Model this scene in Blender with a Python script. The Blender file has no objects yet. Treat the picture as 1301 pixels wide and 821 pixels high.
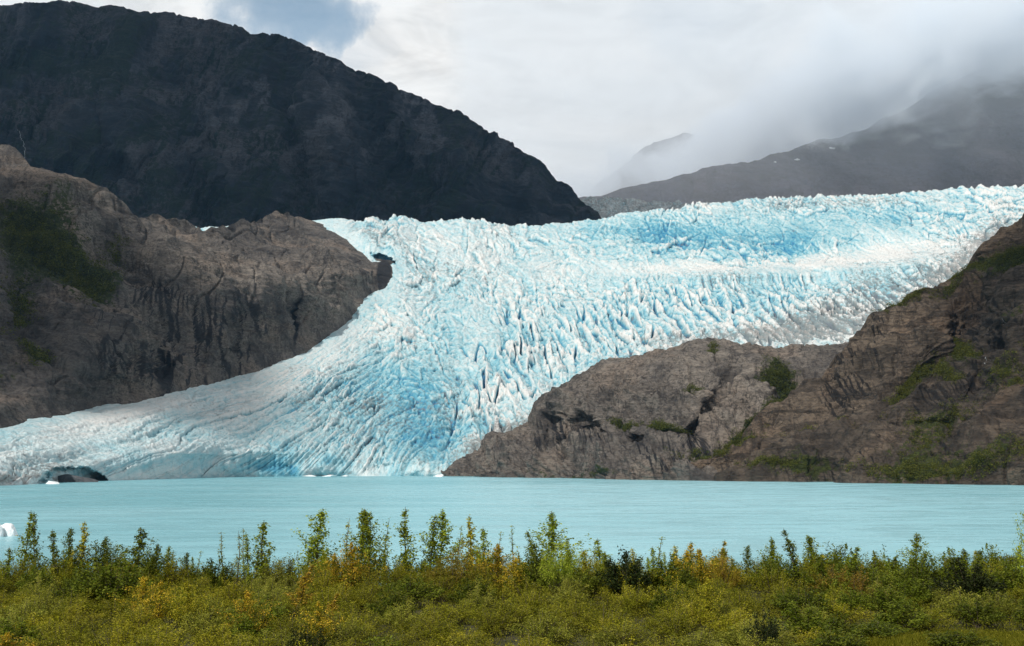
import bpy, math, random
import numpy as np
from mathutils import Vector

random.seed(7)
RNG = np.random.default_rng(7)
scene = bpy.context.scene
C = bpy.data.collections.new("place"); scene.collection.children.link(C)

# ------------------------------------------------------------------ camera
W, H, F = 1301.0, 821.0, 1570.0
CAM_Z, HORIZON = 16.0, 590.0
PITCH = math.atan((HORIZON - H / 2) / F)
cam = bpy.data.cameras.new("camera"); cam_ob = bpy.data.objects.new("camera", cam); C.objects.link(cam_ob)
cam_ob.location = (0, 0, CAM_Z); cam_ob.rotation_euler = (math.pi / 2 + PITCH, 0, 0)
cam.sensor_width = 36.0; cam.lens = 36.0 * F / W; cam.clip_start = 0.5; cam.clip_end = 60000
scene.camera = cam_ob
CT, ST = math.cos(PITCH), math.sin(PITCH)

def at(px, py, Y):
    """world point at distance Y (metres north of the camera) on the line of sight of a photo pixel"""
    px, py, Y = np.broadcast_arrays(np.asarray(px, float), np.asarray(py, float), np.asarray(Y, float))
    xc = (px - W / 2) / F; yc = (H / 2 - py) / F
    s = Y / (CT - yc * ST)
    return np.stack([xc * s, Y, CAM_Z + (ST + yc * CT) * s], -1)

def shore_dist(py, z=0.0):
    yc = (H / 2 - np.asarray(py, float)) / F
    return (z - CAM_Z) / (ST + yc * CT) * (CT - yc * ST)

# ------------------------------------------------------------------ numpy noise
PERM = np.random.default_rng(3).permutation(256).astype(np.int32); PERM = np.concatenate([PERM, PERM, PERM])
ANG = np.random.default_rng(4).uniform(0, 2 * np.pi, 256); GX, GY = np.cos(ANG), np.sin(ANG)
G3 = np.random.default_rng(5).normal(size=(256, 3)); G3 /= np.linalg.norm(G3, axis=1, keepdims=True)

def pn2(x, y):
    xi = np.floor(x).astype(np.int32); yi = np.floor(y).astype(np.int32); fx = x - xi; fy = y - yi
    u = fx * fx * fx * (fx * (fx * 6 - 15) + 10); v = fy * fy * fy * (fy * (fy * 6 - 15) + 10)
    a0 = PERM[xi & 255]; a1 = PERM[(xi + 1) & 255]; y0 = yi & 255; y1 = (yi + 1) & 255
    def g(h, dx, dy): return GX[h] * dx + GY[h] * dy
    n00 = g(PERM[a0 + y0], fx, fy); n10 = g(PERM[a1 + y0], fx - 1, fy)
    n01 = g(PERM[a0 + y1], fx, fy - 1); n11 = g(PERM[a1 + y1], fx - 1, fy - 1)
    a = n00 + u * (n10 - n00); b = n01 + u * (n11 - n01)
    return (a + v * (b - a)) * 1.5

def pn3(x, y, z):
    xi = np.floor(x).astype(np.int32); yi = np.floor(y).astype(np.int32); zi = np.floor(z).astype(np.int32)
    fx, fy, fz = x - xi, y - yi, z - zi
    u, v, w = [t * t * t * (t * (t * 6 - 15) + 10) for t in (fx, fy, fz)]
    def corner(dx, dy, dz):
        h = PERM[PERM[PERM[(xi + dx) & 255] + ((yi + dy) & 255)] + ((zi + dz) & 255)]
        g = G3[h]
        return g[..., 0] * (fx - dx) + g[..., 1] * (fy - dy) + g[..., 2] * (fz - dz)
    def lerp(a, b, t): return a + t * (b - a)
    return lerp(lerp(lerp(corner(0, 0, 0), corner(1, 0, 0), u), lerp(corner(0, 1, 0), corner(1, 1, 0), u), v),
                lerp(lerp(corner(0, 0, 1), corner(1, 0, 1), u), lerp(corner(0, 1, 1), corner(1, 1, 1), u), v), w) * 1.5

def fbm2(x, y, o=4, g=0.5):
    s = 0; a = 1
    for k in range(o): s = s + a * pn2(x * 2 ** k + 17 * k, y * 2 ** k + 31 * k); a *= g
    return s
def rid2(x, y, o=4, g=0.5):
    s = 0; a = 1; n = 0
    for k in range(o):
        s = s + a * (1 - np.abs(pn2(x * 2 ** k + 13 * k, y * 2 ** k + 7 * k)) * 2); n += a; a *= g
    return s / n
def fbm3(p, sc, o=4, g=0.5, off=0.0):
    x, y, z = [p[..., i] / sc[i] + off for i in range(3)]
    s = 0; a = 1
    for k in range(o): s = s + a * pn3(x * 2 ** k + 17 * k, y * 2 ** k + 5 * k, z * 2 ** k + 31 * k); a *= g
    return s
def rid3(p, sc, o=4, g=0.5, off=0.0):
    x, y, z = [p[..., i] / sc[i] + off for i in range(3)]
    s = 0; a = 1; n = 0
    for k in range(o):
        s = s + a * (1 - np.abs(pn3(x * 2 ** k + 13 * k, y * 2 ** k + 3 * k, z * 2 ** k + 7 * k)) * 2); n += a; a *= g
    return s / n
def worley2(x, y, seed=0):
    """F1, F2 and a random value of the nearest cell"""
    xi = np.floor(x).astype(np.int32); yi = np.floor(y).astype(np.int32)
    f1 = np.full(x.shape, 9.0); f2 = f1.copy(); cid = np.zeros(x.shape, np.int32)
    for i in (-1, 0, 1):
        for j in (-1, 0, 1):
            h = PERM[PERM[(xi + i + seed) & 255] + ((yi + j) & 255)]
            h2 = PERM[h + 57]
            d = np.hypot(xi + i + h / 256.0 - x, yi + j + h2 / 256.0 - y)
            near = d < f1
            f2 = np.where(near, f1, np.minimum(f2, d)); cid = np.where(near, h, cid); f1 = np.where(near, d, f1)
    return f1, f2, cid
def facets(x, y, sx, sy, amp, tilt, seed, crack=.07, deep=.5):
    """broken blocks: every cell is a tilted plane at its own height, with a narrow crack round it"""
    X, Y = x / sx, y / sy
    xi = np.floor(X).astype(np.int32); yi = np.floor(Y).astype(np.int32)
    f1 = np.full(X.shape, 9.0); f2 = f1.copy(); cid = np.zeros(X.shape, np.int32); dx = f1 * 0; dy = f1 * 0
    for i in (-1, 0, 1):
        for j in (-1, 0, 1):
            h = PERM[PERM[(xi + i + seed) & 255] + ((yi + j) & 255)]
            ex = xi + i + .1 + .8 * h / 256.0 - X; ey = yi + j + .1 + .8 * PERM[h + 57] / 256.0 - Y
            d = np.hypot(ex, ey); near = d < f1
            f2 = np.where(near, f1, np.minimum(f2, d)); cid = np.where(near, h, cid); dx = np.where(near, ex, dx); dy = np.where(near, ey, dy); f1 = np.where(near, d, f1)
    r1, r2, r3 = PERM[cid + 11] / 255. - .5, PERM[cid + 91] / 255. - .5, PERM[cid + 171] / 255. - .5
    e = f2 - f1
    return amp * (r1 * 1.6 + tilt * 2.6 * (r2 * dx + r3 * dy)) - amp * deep * sstep(crack, 0, e), e, r1
def up4(a, shape):
    return blur(np.repeat(np.repeat(a, 4, 0), 4, 1)[:shape[0], :shape[1]], 4)
def blur(a, r0, r1=None):
    r1 = r0 if r1 is None else r1
    for ax, r in ((0, r0), (1, r1)):
        if r < 1: continue
        p = np.pad(a, [(r + 1, r) if k == ax else (0, 0) for k in range(2)], mode='edge')
        c = np.cumsum(p, axis=ax); n = a.shape[ax]
        hi = np.take(c, np.arange(2 * r + 1, 2 * r + 1 + n), axis=ax); lo = np.take(c, np.arange(0, n), axis=ax)
        a = (hi - lo) / (2 * r + 1)
    return a
def sstep(a, b, x):
    t = np.clip((x - a) / (b - a), 0, 1); return t * t * (3 - 2 * t)
def curve(pts):
    xs, ys = np.array([p[0] for p in pts], float), np.array([p[1] for p in pts], float)
    return lambda x: np.interp(x, xs, ys)
def spots(px, py, lst):
    """soft ellipses (cx, cy, rx, ry, rotation in degrees, weight)"""
    s = 0
    for cx, cy, rx, ry, rot, w in lst:
        c, d = math.cos(math.radians(rot)), math.sin(math.radians(rot))
        u = ((px - cx) * c + (py - cy) * d) / rx; v = (-(px - cx) * d + (py - cy) * c) / ry
        s = s + w * np.exp(-(u * u + v * v))
    return s
def signed_dist(px, py, poly):
    """distance to a polyline, positive on the left of its running direction as seen in the photo"""
    best = np.full(px.shape, 1e9); sgn = np.ones(px.shape)
    for (x0, y0), (x1, y1) in zip(poly[:-1], poly[1:]):
        dx, dy = x1 - x0, y1 - y0
        t = np.clip(((px - x0) * dx + (py - y0) * dy) / (dx * dx + dy * dy), 0, 1)
        qx, qy = px - (x0 + t * dx), py - (y0 + t * dy)
        d = np.hypot(qx, qy); s = np.sign(qx * dy - qy * dx)
        m = d < best - 1e-9; best = np.where(m, d, best); sgn = np.where(m, np.where(s == 0, 1, s), sgn)
    return best * sgn

# ------------------------------------------------------------------ object helpers
def tag(o, label=None, cat=None, group=None, kind=None):
    for k, v in (('label', label), ('category', cat), ('group', group), ('kind', kind)):
        if v: o[k] = v
    return o
def link(name, me, mat=None, parent=None):
    o = bpy.data.objects.new(name, me); C.objects.link(o)
    if mat is not None and me is not None and not me.materials: me.materials.append(mat)
    if parent is not None: o.parent = parent
    return o
def mesh_np(name, verts, faces, attrs=None, smooth=True, colors=None):
    """verts (N,3); faces (M,k) all with the same corner count"""
    me = bpy.data.meshes.new(name); verts = np.asarray(verts, np.float32); faces = np.asarray(faces, np.int32)
    m, k = faces.shape
    me.vertices.add(len(verts)); me.vertices.foreach_set('co', verts.ravel())
    me.loops.add(m * k); me.loops.foreach_set('vertex_index', faces.ravel())
    me.polygons.add(m); me.polygons.foreach_set('loop_start', np.arange(0, m * k, k, dtype=np.int32))
    me.polygons.foreach_set('loop_total', np.full(m, k, np.int32))
    me.polygons.foreach_set('use_smooth', np.full(m, smooth))
    me.update(calc_edges=True)
    for an, av in (attrs or {}).items():
        a = me.attributes.new(an, 'FLOAT', 'POINT'); a.data.foreach_set('value', np.asarray(av, np.float32).ravel())
    me.validate()
    return me
def grid_faces(r, c):
    i = np.arange(r * c).reshape(r, c)
    return np.stack([i[:-1, :-1], i[:-1, 1:], i[1:, 1:], i[1:, :-1]], -1).reshape(-1, 4)
def normals(P):
    dr = np.gradient(P, axis=0); dc = np.gradient(P, axis=1)
    n = np.cross(dc, dr); n /= np.linalg.norm(n, axis=-1, keepdims=True) + 1e-9
    return n
def with_skirt(P, back, base_z=-6.0):
    """rows added behind the crest (dy, dz) and one down to the ground in front, so that the hill is a body"""
    rows = [P[:1] * [1, 1, 0] + [0, 0, base_z], P]
    for dy, dz in back: rows.append(P[-1:] + [0, dy, dz])
    rows.append(rows[-1] * [1, 1, 0] + [0, 200, base_z])
    return np.concatenate(rows, 0)
def ext(a, nb):
    return np.concatenate([a[:1], a] + [a[-1:]] * (nb + 1), 0)

# ------------------------------------------------------------------ node helpers
class Mat:
    def __init__(self, name, world=False):
        if world: self.m = bpy.data.worlds.new(name)
        else: self.m = bpy.data.materials.new(name)
        self.m.use_nodes = True; self.t = self.m.node_tree; self.t.nodes.clear()
    def n(self, typ, ins=None, **props):
        nd = self.t.nodes.new(typ)
        for k, v in props.items(): setattr(nd, k, v)
        for k, v in (ins or {}).items():
            s = nd.inputs[k]
            if isinstance(v, bpy.types.NodeSocket): self.t.links.new(v, s)
            else: s.default_value = v
        return nd
    def link(self, a, b): self.t.links.new(a, b)
    def math(self, op, a, b=0.0, c=0.0, clamp=False):
        nd = self.n('ShaderNodeMath', operation=op, use_clamp=clamp)
        for i, v in enumerate((a, b, c)):
            if isinstance(v, bpy.types.NodeSocket): self.link(v, nd.inputs[i])
            else: nd.inputs[i].default_value = v
        return nd.outputs[0]
    def mix(self, f, a, b, blend='MIX'):
        nd = self.n('ShaderNodeMix', data_type='RGBA', blend_type=blend)
        for i, v in ((0, f), (6, a), (7, b)):
            if isinstance(v, bpy.types.NodeSocket): self.link(v, nd.inputs[i])
            else: nd.inputs[i].default_value = v if i == 0 else (*v, 1)
        return nd.outputs[2]
    def noise(self, vec, scale, detail=5, rough=0.55, dist=0.0):
        return self.n('ShaderNodeTexNoise', {'Vector': vec, 'Scale': scale, 'Detail': detail, 'Roughness': rough, 'Distortion': dist}).outputs[0]
    def ramp(self, f, lo, hi, a=0.0, b=1.0):
        nd = self.n('ShaderNodeMapRange', {'From Min': lo, 'From Max': hi, 'To Min': a, 'To Max': b}, interpolation_type='SMOOTHSTEP')
        self.link(f, nd.inputs[0]); return nd.outputs[0]
    def mapping(self, vec, scale=(1, 1, 1), rot=(0, 0, 0)):
        return self.n('ShaderNodeMapping', {'Vector': vec, 'Scale': scale, 'Rotation': rot}).outputs[0]
    def attr(self, name): return self.n('ShaderNodeAttribute', attribute_name=name).outputs['Fac']
    def out(self, shader, sock='Surface', world=False):
        o = self.n('ShaderNodeOutputWorld' if world else 'ShaderNodeOutputMaterial'); self.link(shader, o.inputs[sock])

# ------------------------------------------------------------------ light
SUN_EL, SUN_ROT = 42.0, 209.0              # sun behind the camera, to the left
sd = Vector((math.sin(math.radians(SUN_ROT)) * math.cos(math.radians(SUN_EL)), math.cos(math.radians(SUN_ROT)) * math.cos(math.radians(SUN_EL)), math.sin(math.radians(SUN_EL))))
sun = bpy.data.lights.new("sun", 'SUN'); sun.energy = 3.6; sun.angle = math.radians(1.5); sun.color = (1.0, 0.95, 0.87)
sun_ob = bpy.data.objects.new("sun", sun); C.objects.link(sun_ob); sun_ob.location = sd * 100
sun_ob.rotation_euler = sd.to_track_quat('Z', 'Y').to_euler()

w = Mat("World", world=True); scene.world = w.m
sky = w.n('ShaderNodeTexSky', sky_type='NISHITA', sun_disc=False, sun_elevation=math.radians(SUN_EL), sun_rotation=math.radians(SUN_ROT))
bg_sky = w.n('ShaderNodeBackground', {'Color': w.mix(1.0, sky.outputs[0], (.80, 1.0, .95), 'MULTIPLY'), 'Strength': 0.13})
tc = w.n('ShaderNodeTexCoord').outputs['Generated']
sep = w.n('ShaderNodeSeparateXYZ', {0: tc})
mp = w.mapping(tc, (1.0, 1.0, 2.6))
n1 = w.noise(mp, 3.4, 8, 0.6, 0.7); n2 = w.noise(mp, 11.0, 7, 0.62, 0.5)
warp = w.n('ShaderNodeTexNoise', {'Vector': tc, 'Scale': 16.0, 'Detail': 6.0, 'Roughness': .62})
tw = w.n('ShaderNodeVectorMath', {0: w.n('ShaderNodeVectorMath', {0: warp.outputs['Color'], 1: (.5, .5, .5)}, operation='SUBTRACT').outputs[0], 1: (.10, .10, .08)}, operation='MULTIPLY')
tcw = w.n('ShaderNodeVectorMath', {0: tc, 1: tw.outputs[0]}, operation='ADD').outputs[0]
tcw = w.n('ShaderNodeVectorMath', {0: tcw}, operation='NORMALIZE').outputs[0]
def dirspot(px, py, size):
    d = Vector(at(px, py, 1000.0)) - Vector((0, 0, CAM_Z)); d.normalize()
    dot = w.n('ShaderNodeVectorMath', {0: tcw, 1: d}, operation='DOT_PRODUCT').outputs['Value']
    return w.math('POWER', w.ramp(dot, math.cos(size * 1.5), 1.0), 1.3)
blue = w.math('MAXIMUM', dirspot(380, 18, 0.032), dirspot(335, -4, 0.034))
blue = w.math('MAXIMUM', blue, w.math('MULTIPLY', dirspot(412, 30, 0.03), 0.9))
blue = w.math('MAXIMUM', blue, w.math('MULTIPLY', dirspot(905, -8, 0.07), 0.55))
blue = w.math('MAXIMUM', blue, w.math('MULTIPLY', dirspot(450, 65, 0.035), 0.35))
hole = w.ramp(w.math('ADD', w.math('MULTIPLY', blue, 0.75), w.math('SUBTRACT', w.math('MULTIPLY', n1, 1.3), w.math('MULTIPLY', n2, 0.3))), 0.66, 1.45)
hole = w.math('MULTIPLY', hole, w.ramp(sep.outputs[2], 0.24, 0.30))
base = w.ramp(sep.outputs[2], 0.36, 0.85, 0.93, 0.34)                  # cloud deck: bright to the north, greyer overhead
shade = w.math('MULTIPLY', base, w.ramp(w.math('ADD', w.math('MULTIPLY', n1, 0.45), w.math('MULTIPLY', n2, 0.55)), 0.36, 0.60, 0.74, 1.05))
ccol = w.mix(w.ramp(n1, 0.35, 0.65), (0.93, 0.975, 1.0), (1.0, 0.995, 0.98))
bg_cl = w.n('ShaderNodeBackground', {'Color': ccol, 'Strength': shade})
w.out(w.n('ShaderNodeMixShader', {0: w.math('MULTIPLY', hole, 0.8), 1: bg_cl.outputs[0], 2: bg_sky.outputs[0]}).outputs[0], world=True)

# ------------------------------------------------------------------ materials
def ice_material():
    m = Mat("glacier_ice"); pos = m.n('ShaderNodeNewGeometry').outputs['Position']
    b, d = m.attr('blue'), m.attr('dirt_shade')
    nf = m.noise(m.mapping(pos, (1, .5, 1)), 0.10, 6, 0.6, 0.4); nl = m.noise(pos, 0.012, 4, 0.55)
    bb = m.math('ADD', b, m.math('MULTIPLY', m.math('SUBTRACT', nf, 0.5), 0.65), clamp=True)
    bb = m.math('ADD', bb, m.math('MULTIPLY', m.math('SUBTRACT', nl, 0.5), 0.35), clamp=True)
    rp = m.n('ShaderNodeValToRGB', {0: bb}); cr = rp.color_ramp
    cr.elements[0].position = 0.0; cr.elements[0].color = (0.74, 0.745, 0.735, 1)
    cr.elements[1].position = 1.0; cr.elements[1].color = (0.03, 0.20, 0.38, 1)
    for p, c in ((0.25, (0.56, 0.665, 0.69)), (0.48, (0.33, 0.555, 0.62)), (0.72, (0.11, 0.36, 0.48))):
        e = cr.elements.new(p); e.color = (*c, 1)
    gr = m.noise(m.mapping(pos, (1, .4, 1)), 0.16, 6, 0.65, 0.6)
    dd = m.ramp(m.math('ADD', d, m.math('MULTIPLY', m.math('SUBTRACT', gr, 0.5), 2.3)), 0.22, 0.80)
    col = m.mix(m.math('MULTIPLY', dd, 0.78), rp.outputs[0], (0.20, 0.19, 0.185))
    bump = m.n('ShaderNodeBump', {'Strength': 0.9, 'Distance': 4.0, 'Height': m.noise(m.mapping(pos, (1, .55, 1)), 0.16, 6, 0.62, 0.5)})
    p = m.n('ShaderNodeBsdfPrincipled', {'Base Color': col, 'Roughness': 0.5, 'Normal': bump.outputs[0]})
    p.inputs['Specular IOR Level'].default_value = 0.25
    m.out(p.outputs[0]); return m.m

def rock_material(name, base, tan, dark, veg, sc=1.0, bump=6.0, speck=0.35, bed=-28.0, band=.35):
    m = Mat(name); pos = m.n('ShaderNodeNewGeometry').outputs['Position']
    st, vg, tn = m.attr('streak'), m.attr('veg'), m.attr('tan')
    dip = m.mapping(pos, (1, 0.6, 2.0), (0.0, math.radians(24), 0.0))
    n_big = m.noise(pos, 0.009 * sc, 5, 0.55, 0.4); n_mid = m.noise(dip, 0.05 * sc, 8, 0.68, 0.8); n_fine = m.noise(dip, 0.24 * sc, 7, 0.72, 0.3)
    runs = m.noise(m.mapping(pos, (1, .8, .10), (0, math.radians(8), 0)), 0.085 * sc, 6, 0.62, 0.25)      # water runs down the faces
    beds = m.noise(m.mapping(pos, (.10, .16, 1), (0, math.radians(bed), 0)), 0.11 * sc, 6, 0.6, 0.5)       # dipping beds
    lightness = m.math('ADD', m.math('MULTIPLY', n_big, .9), m.math('ADD', m.math('MULTIPLY', beds, .75), m.math('MULTIPLY', n_mid, .5)))
    lightness = m.math('ADD', lightness, m.math('MULTIPLY', m.math('SUBTRACT', tn, 0.35), 0.42))
    col = m.mix(m.ramp(lightness, .86, 1.32), base, tan)
    col = m.mix(m.ramp(m.noise(pos, .022 * sc, 4, .6, .5), .50, .66, 0, .62), col, dark)
    col = m.mix(m.ramp(n_big, 0.5, 0.62, 0.0, 0.5), col, (tan[0] * .80, tan[1] * .70, tan[2] * .64))
    col = m.mix(m.ramp(m.math('ADD', m.math('MULTIPLY', runs, .7), m.math('MULTIPLY', n_fine, .3)), .34, .50, .72, 0), col, dark)
    col = m.mix(m.ramp(beds, .50, .60, 0, band), col, dark)
    crack = m.n('ShaderNodeTexNoise', {'Vector': m.mapping(pos, (1.2, .7, 0.5), (0, math.radians(-24), 0)), 'Scale': 0.03 * sc, 'Detail': 7.0, 'Roughness': 0.62, 'Distortion': 0.8}).outputs[0]
    ridge = m.math('ABSOLUTE', m.math('SUBTRACT', crack, 0.5))
    col = m.mix(m.ramp(ridge, 0.0, 0.025, 0.65, 0.0), col, dark)
    col = m.mix(m.ramp(n_fine, 0.32, 0.58, 0.7, 0.0), col, dark)
    col = m.mix(m.math('MULTIPLY', m.ramp(m.math('ADD', st, m.math('MULTIPLY', m.math('SUBTRACT', n_fine, 0.5), 0.9)), 0.2, 0.7), 0.92), col, (dark[0] * .6, dark[1] * .65, dark[2] * .75))
    col = m.mix(m.ramp(n_fine, 0.64, 0.74, 0.0, speck), col, (0.40, 0.37, 0.33))
    vn = m.noise(pos, 0.12 * sc, 8, 0.78)
    vf = m.ramp(m.math('ADD', vg, m.math('MULTIPLY', m.math('SUBTRACT', vn, 0.5), 2.4)), 0.46, 0.60)
    vc = m.mix(m.ramp(m.noise(pos, 0.35 * sc, 6, 0.7), 0.35, 0.65), (veg[0] * .35, veg[1] * .38, veg[2] * .5), veg)
    col = m.mix(vf, col, vc)
    hgt = m.math('ADD', m.math('MULTIPLY', beds, 1.0), m.math('ADD', m.math('MULTIPLY', n_mid, 0.8), m.math('ADD', m.math('MULTIPLY', runs, .6), m.math('MULTIPLY', n_fine, 0.45))))
    bp = m.n('ShaderNodeBump', {'Strength': 1.0, 'Distance': bump, 'Height': hgt})
    p = m.n('ShaderNodeBsdfPrincipled', {'Base Color': col, 'Roughness': 0.85, 'Normal': bp.outputs[0]})
    p.inputs['Specular IOR Level'].default_value = 0.2
    m.out(p.outputs[0]); return m.m

def leaf_material():
    m = Mat("leaves"); oc = m.n('ShaderNodeObjectInfo'); lf = m.attr('tint')
    stay = m.math('GREATER_THAN', m.attr('turn'), oc.outputs['Alpha'])               # the share of leaves that has not turned yet stays green
    lc = m.mix(stay, oc.outputs['Color'], (.135, .175, .008))
    v = m.n('ShaderNodeHueSaturation', {'Hue': m.ramp(lf, 0, 1, 0.515, 0.475), 'Saturation': m.ramp(lf, 0, 1, 1.0, 0.92), 'Value': m.ramp(lf, 0, 1, 0.42, 1.42), 'Color': lc}).outputs[0]
    d = m.n('ShaderNodeBsdfPrincipled', {'Base Color': v, 'Roughness': 0.55}); d.inputs['Specular IOR Level'].default_value = 0.08
    t = m.n('ShaderNodeBsdfTranslucent', {'Color': v})
    m.out(m.n('ShaderNodeMixShader', {0: 0.35, 1: d.outputs[0], 2: t.outputs[0]}).outputs[0]); return m.m
def plain(name, col, rough=0.8, nscale=4.0, var=0.5):
    m = Mat(name); pos = m.n('ShaderNodeNewGeometry').outputs['Position']
    c = m.mix(m.ramp(m.noise(pos, nscale, 5, 0.65), 0.3, 0.7), tuple(x * (1 - var) for x in col), col)
    m.out(m.n('ShaderNodeBsdfPrincipled', {'Base Color': c, 'Roughness': rough}).outputs[0]); return m.m

M_ICE = ice_material()
M_ROCK = rock_material("schist_rock", (0.108, 0.097, 0.090), (0.275, 0.24, 0.205), (0.028, 0.026, 0.027), (0.050, 0.062, 0.018))
M_ROCK2 = rock_material("wet_schist_rock", (0.078, 0.062, 0.049), (0.21, 0.162, 0.12), (0.020, 0.017, 0.015), (0.055, 0.066, 0.014), speck=0.45, bed=38.0, band=.7)
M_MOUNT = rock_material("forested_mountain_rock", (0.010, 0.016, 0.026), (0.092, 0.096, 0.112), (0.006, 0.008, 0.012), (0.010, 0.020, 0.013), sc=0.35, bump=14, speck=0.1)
M_FAR = rock_material("bare_far_rock", (0.058, 0.061, 0.080), (0.11, 0.108, 0.13), (0.045, 0.045, 0.047), (0.05, 0.055, 0.035), sc=0.2, bump=16, speck=0.15)
M_LEAF = leaf_material()
M_STEM = plain("grey_bark", (0.13, 0.10, 0.07), nscale=20)

# ------------------------------------------------------------------ glacier
py_shore = curve([(-80, 619), (0, 617.5), (60, 614.5), (130, 611), (200, 609), (300, 606), (440, 605), (560, 605), (640, 606.5), (700, 607.5), (870, 610.5), (1100, 614), (1301, 616.5), (1400, 618)])
py_ice_base = curve([(-80, 619), (0, 617.5), (60, 614.5), (130, 611), (200, 609), (300, 606), (440, 605), (560, 605), (1400, 605)])
py_ice_top = curve([(-80, 300), (350, 285), (400, 280), (425, 277), (455, 279), (488, 279), (500, 272), (515, 274), (530, 279), (560, 279), (600, 277), (620, 281), (650, 286), (690, 285), (720, 283), (760, 277), (800, 270), (850, 264), (900, 258), (950, 254), (1000, 252), (1060, 248), (1100, 248), (1150, 245), (1200, 240), (1250, 238), (1301, 235), (1400, 226)])
y_ice_top = curve([(-80, 2600), (300, 2900), (500, 3050), (700, 3300), (1000, 3700), (1400, 3900)])
FRONT = curve([(-80, .02), (120, .06), (170, .105), (300, .095), (420, .10), (470, .05), (1400, .04)])

RIGHT_EDGE = [(540, 660), (556, 607), (580, 586), (625, 553), (672, 535), (700, 492), (760, 463), (850, 438), (950, 434), (1040, 437), (1090, 434), (1150, 391), (1225, 352), (1258, 315), (1301, 272), (1420, 190)]
def ice_depth(px, py):
    yb = py_ice_base(px); yt = py_ice_top(px); v = (yb - py) / (yb - yt)
    Y0 = shore_dist(yb); Y1 = y_ice_top(px)
    f = FRONT(px)
    vv = np.where(v < f, v * 0.13, f * 0.13 + (v - f) * (1 - f * 0.13) / (1 - f))      # the steep ice front at the water
    return Y0 + (Y1 - Y0) * np.sign(vv) * np.abs(vv) ** 1.12

LEFT_EDGE = [(-320, 585), (-120, 560), (-40, 549), (0, 543), (42, 531), (111, 523), (160, 512), (199, 504), (250, 491), (319, 476), (370, 453), (400, 436), (425, 421), (444, 407), (456, 388), (465, 376), (486, 367), (498, 351), (499, 334), (497, 329), (472, 326), (458, 312), (444, 300), (422, 288), (403, 279), (395, 262), (390, 200)]

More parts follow.
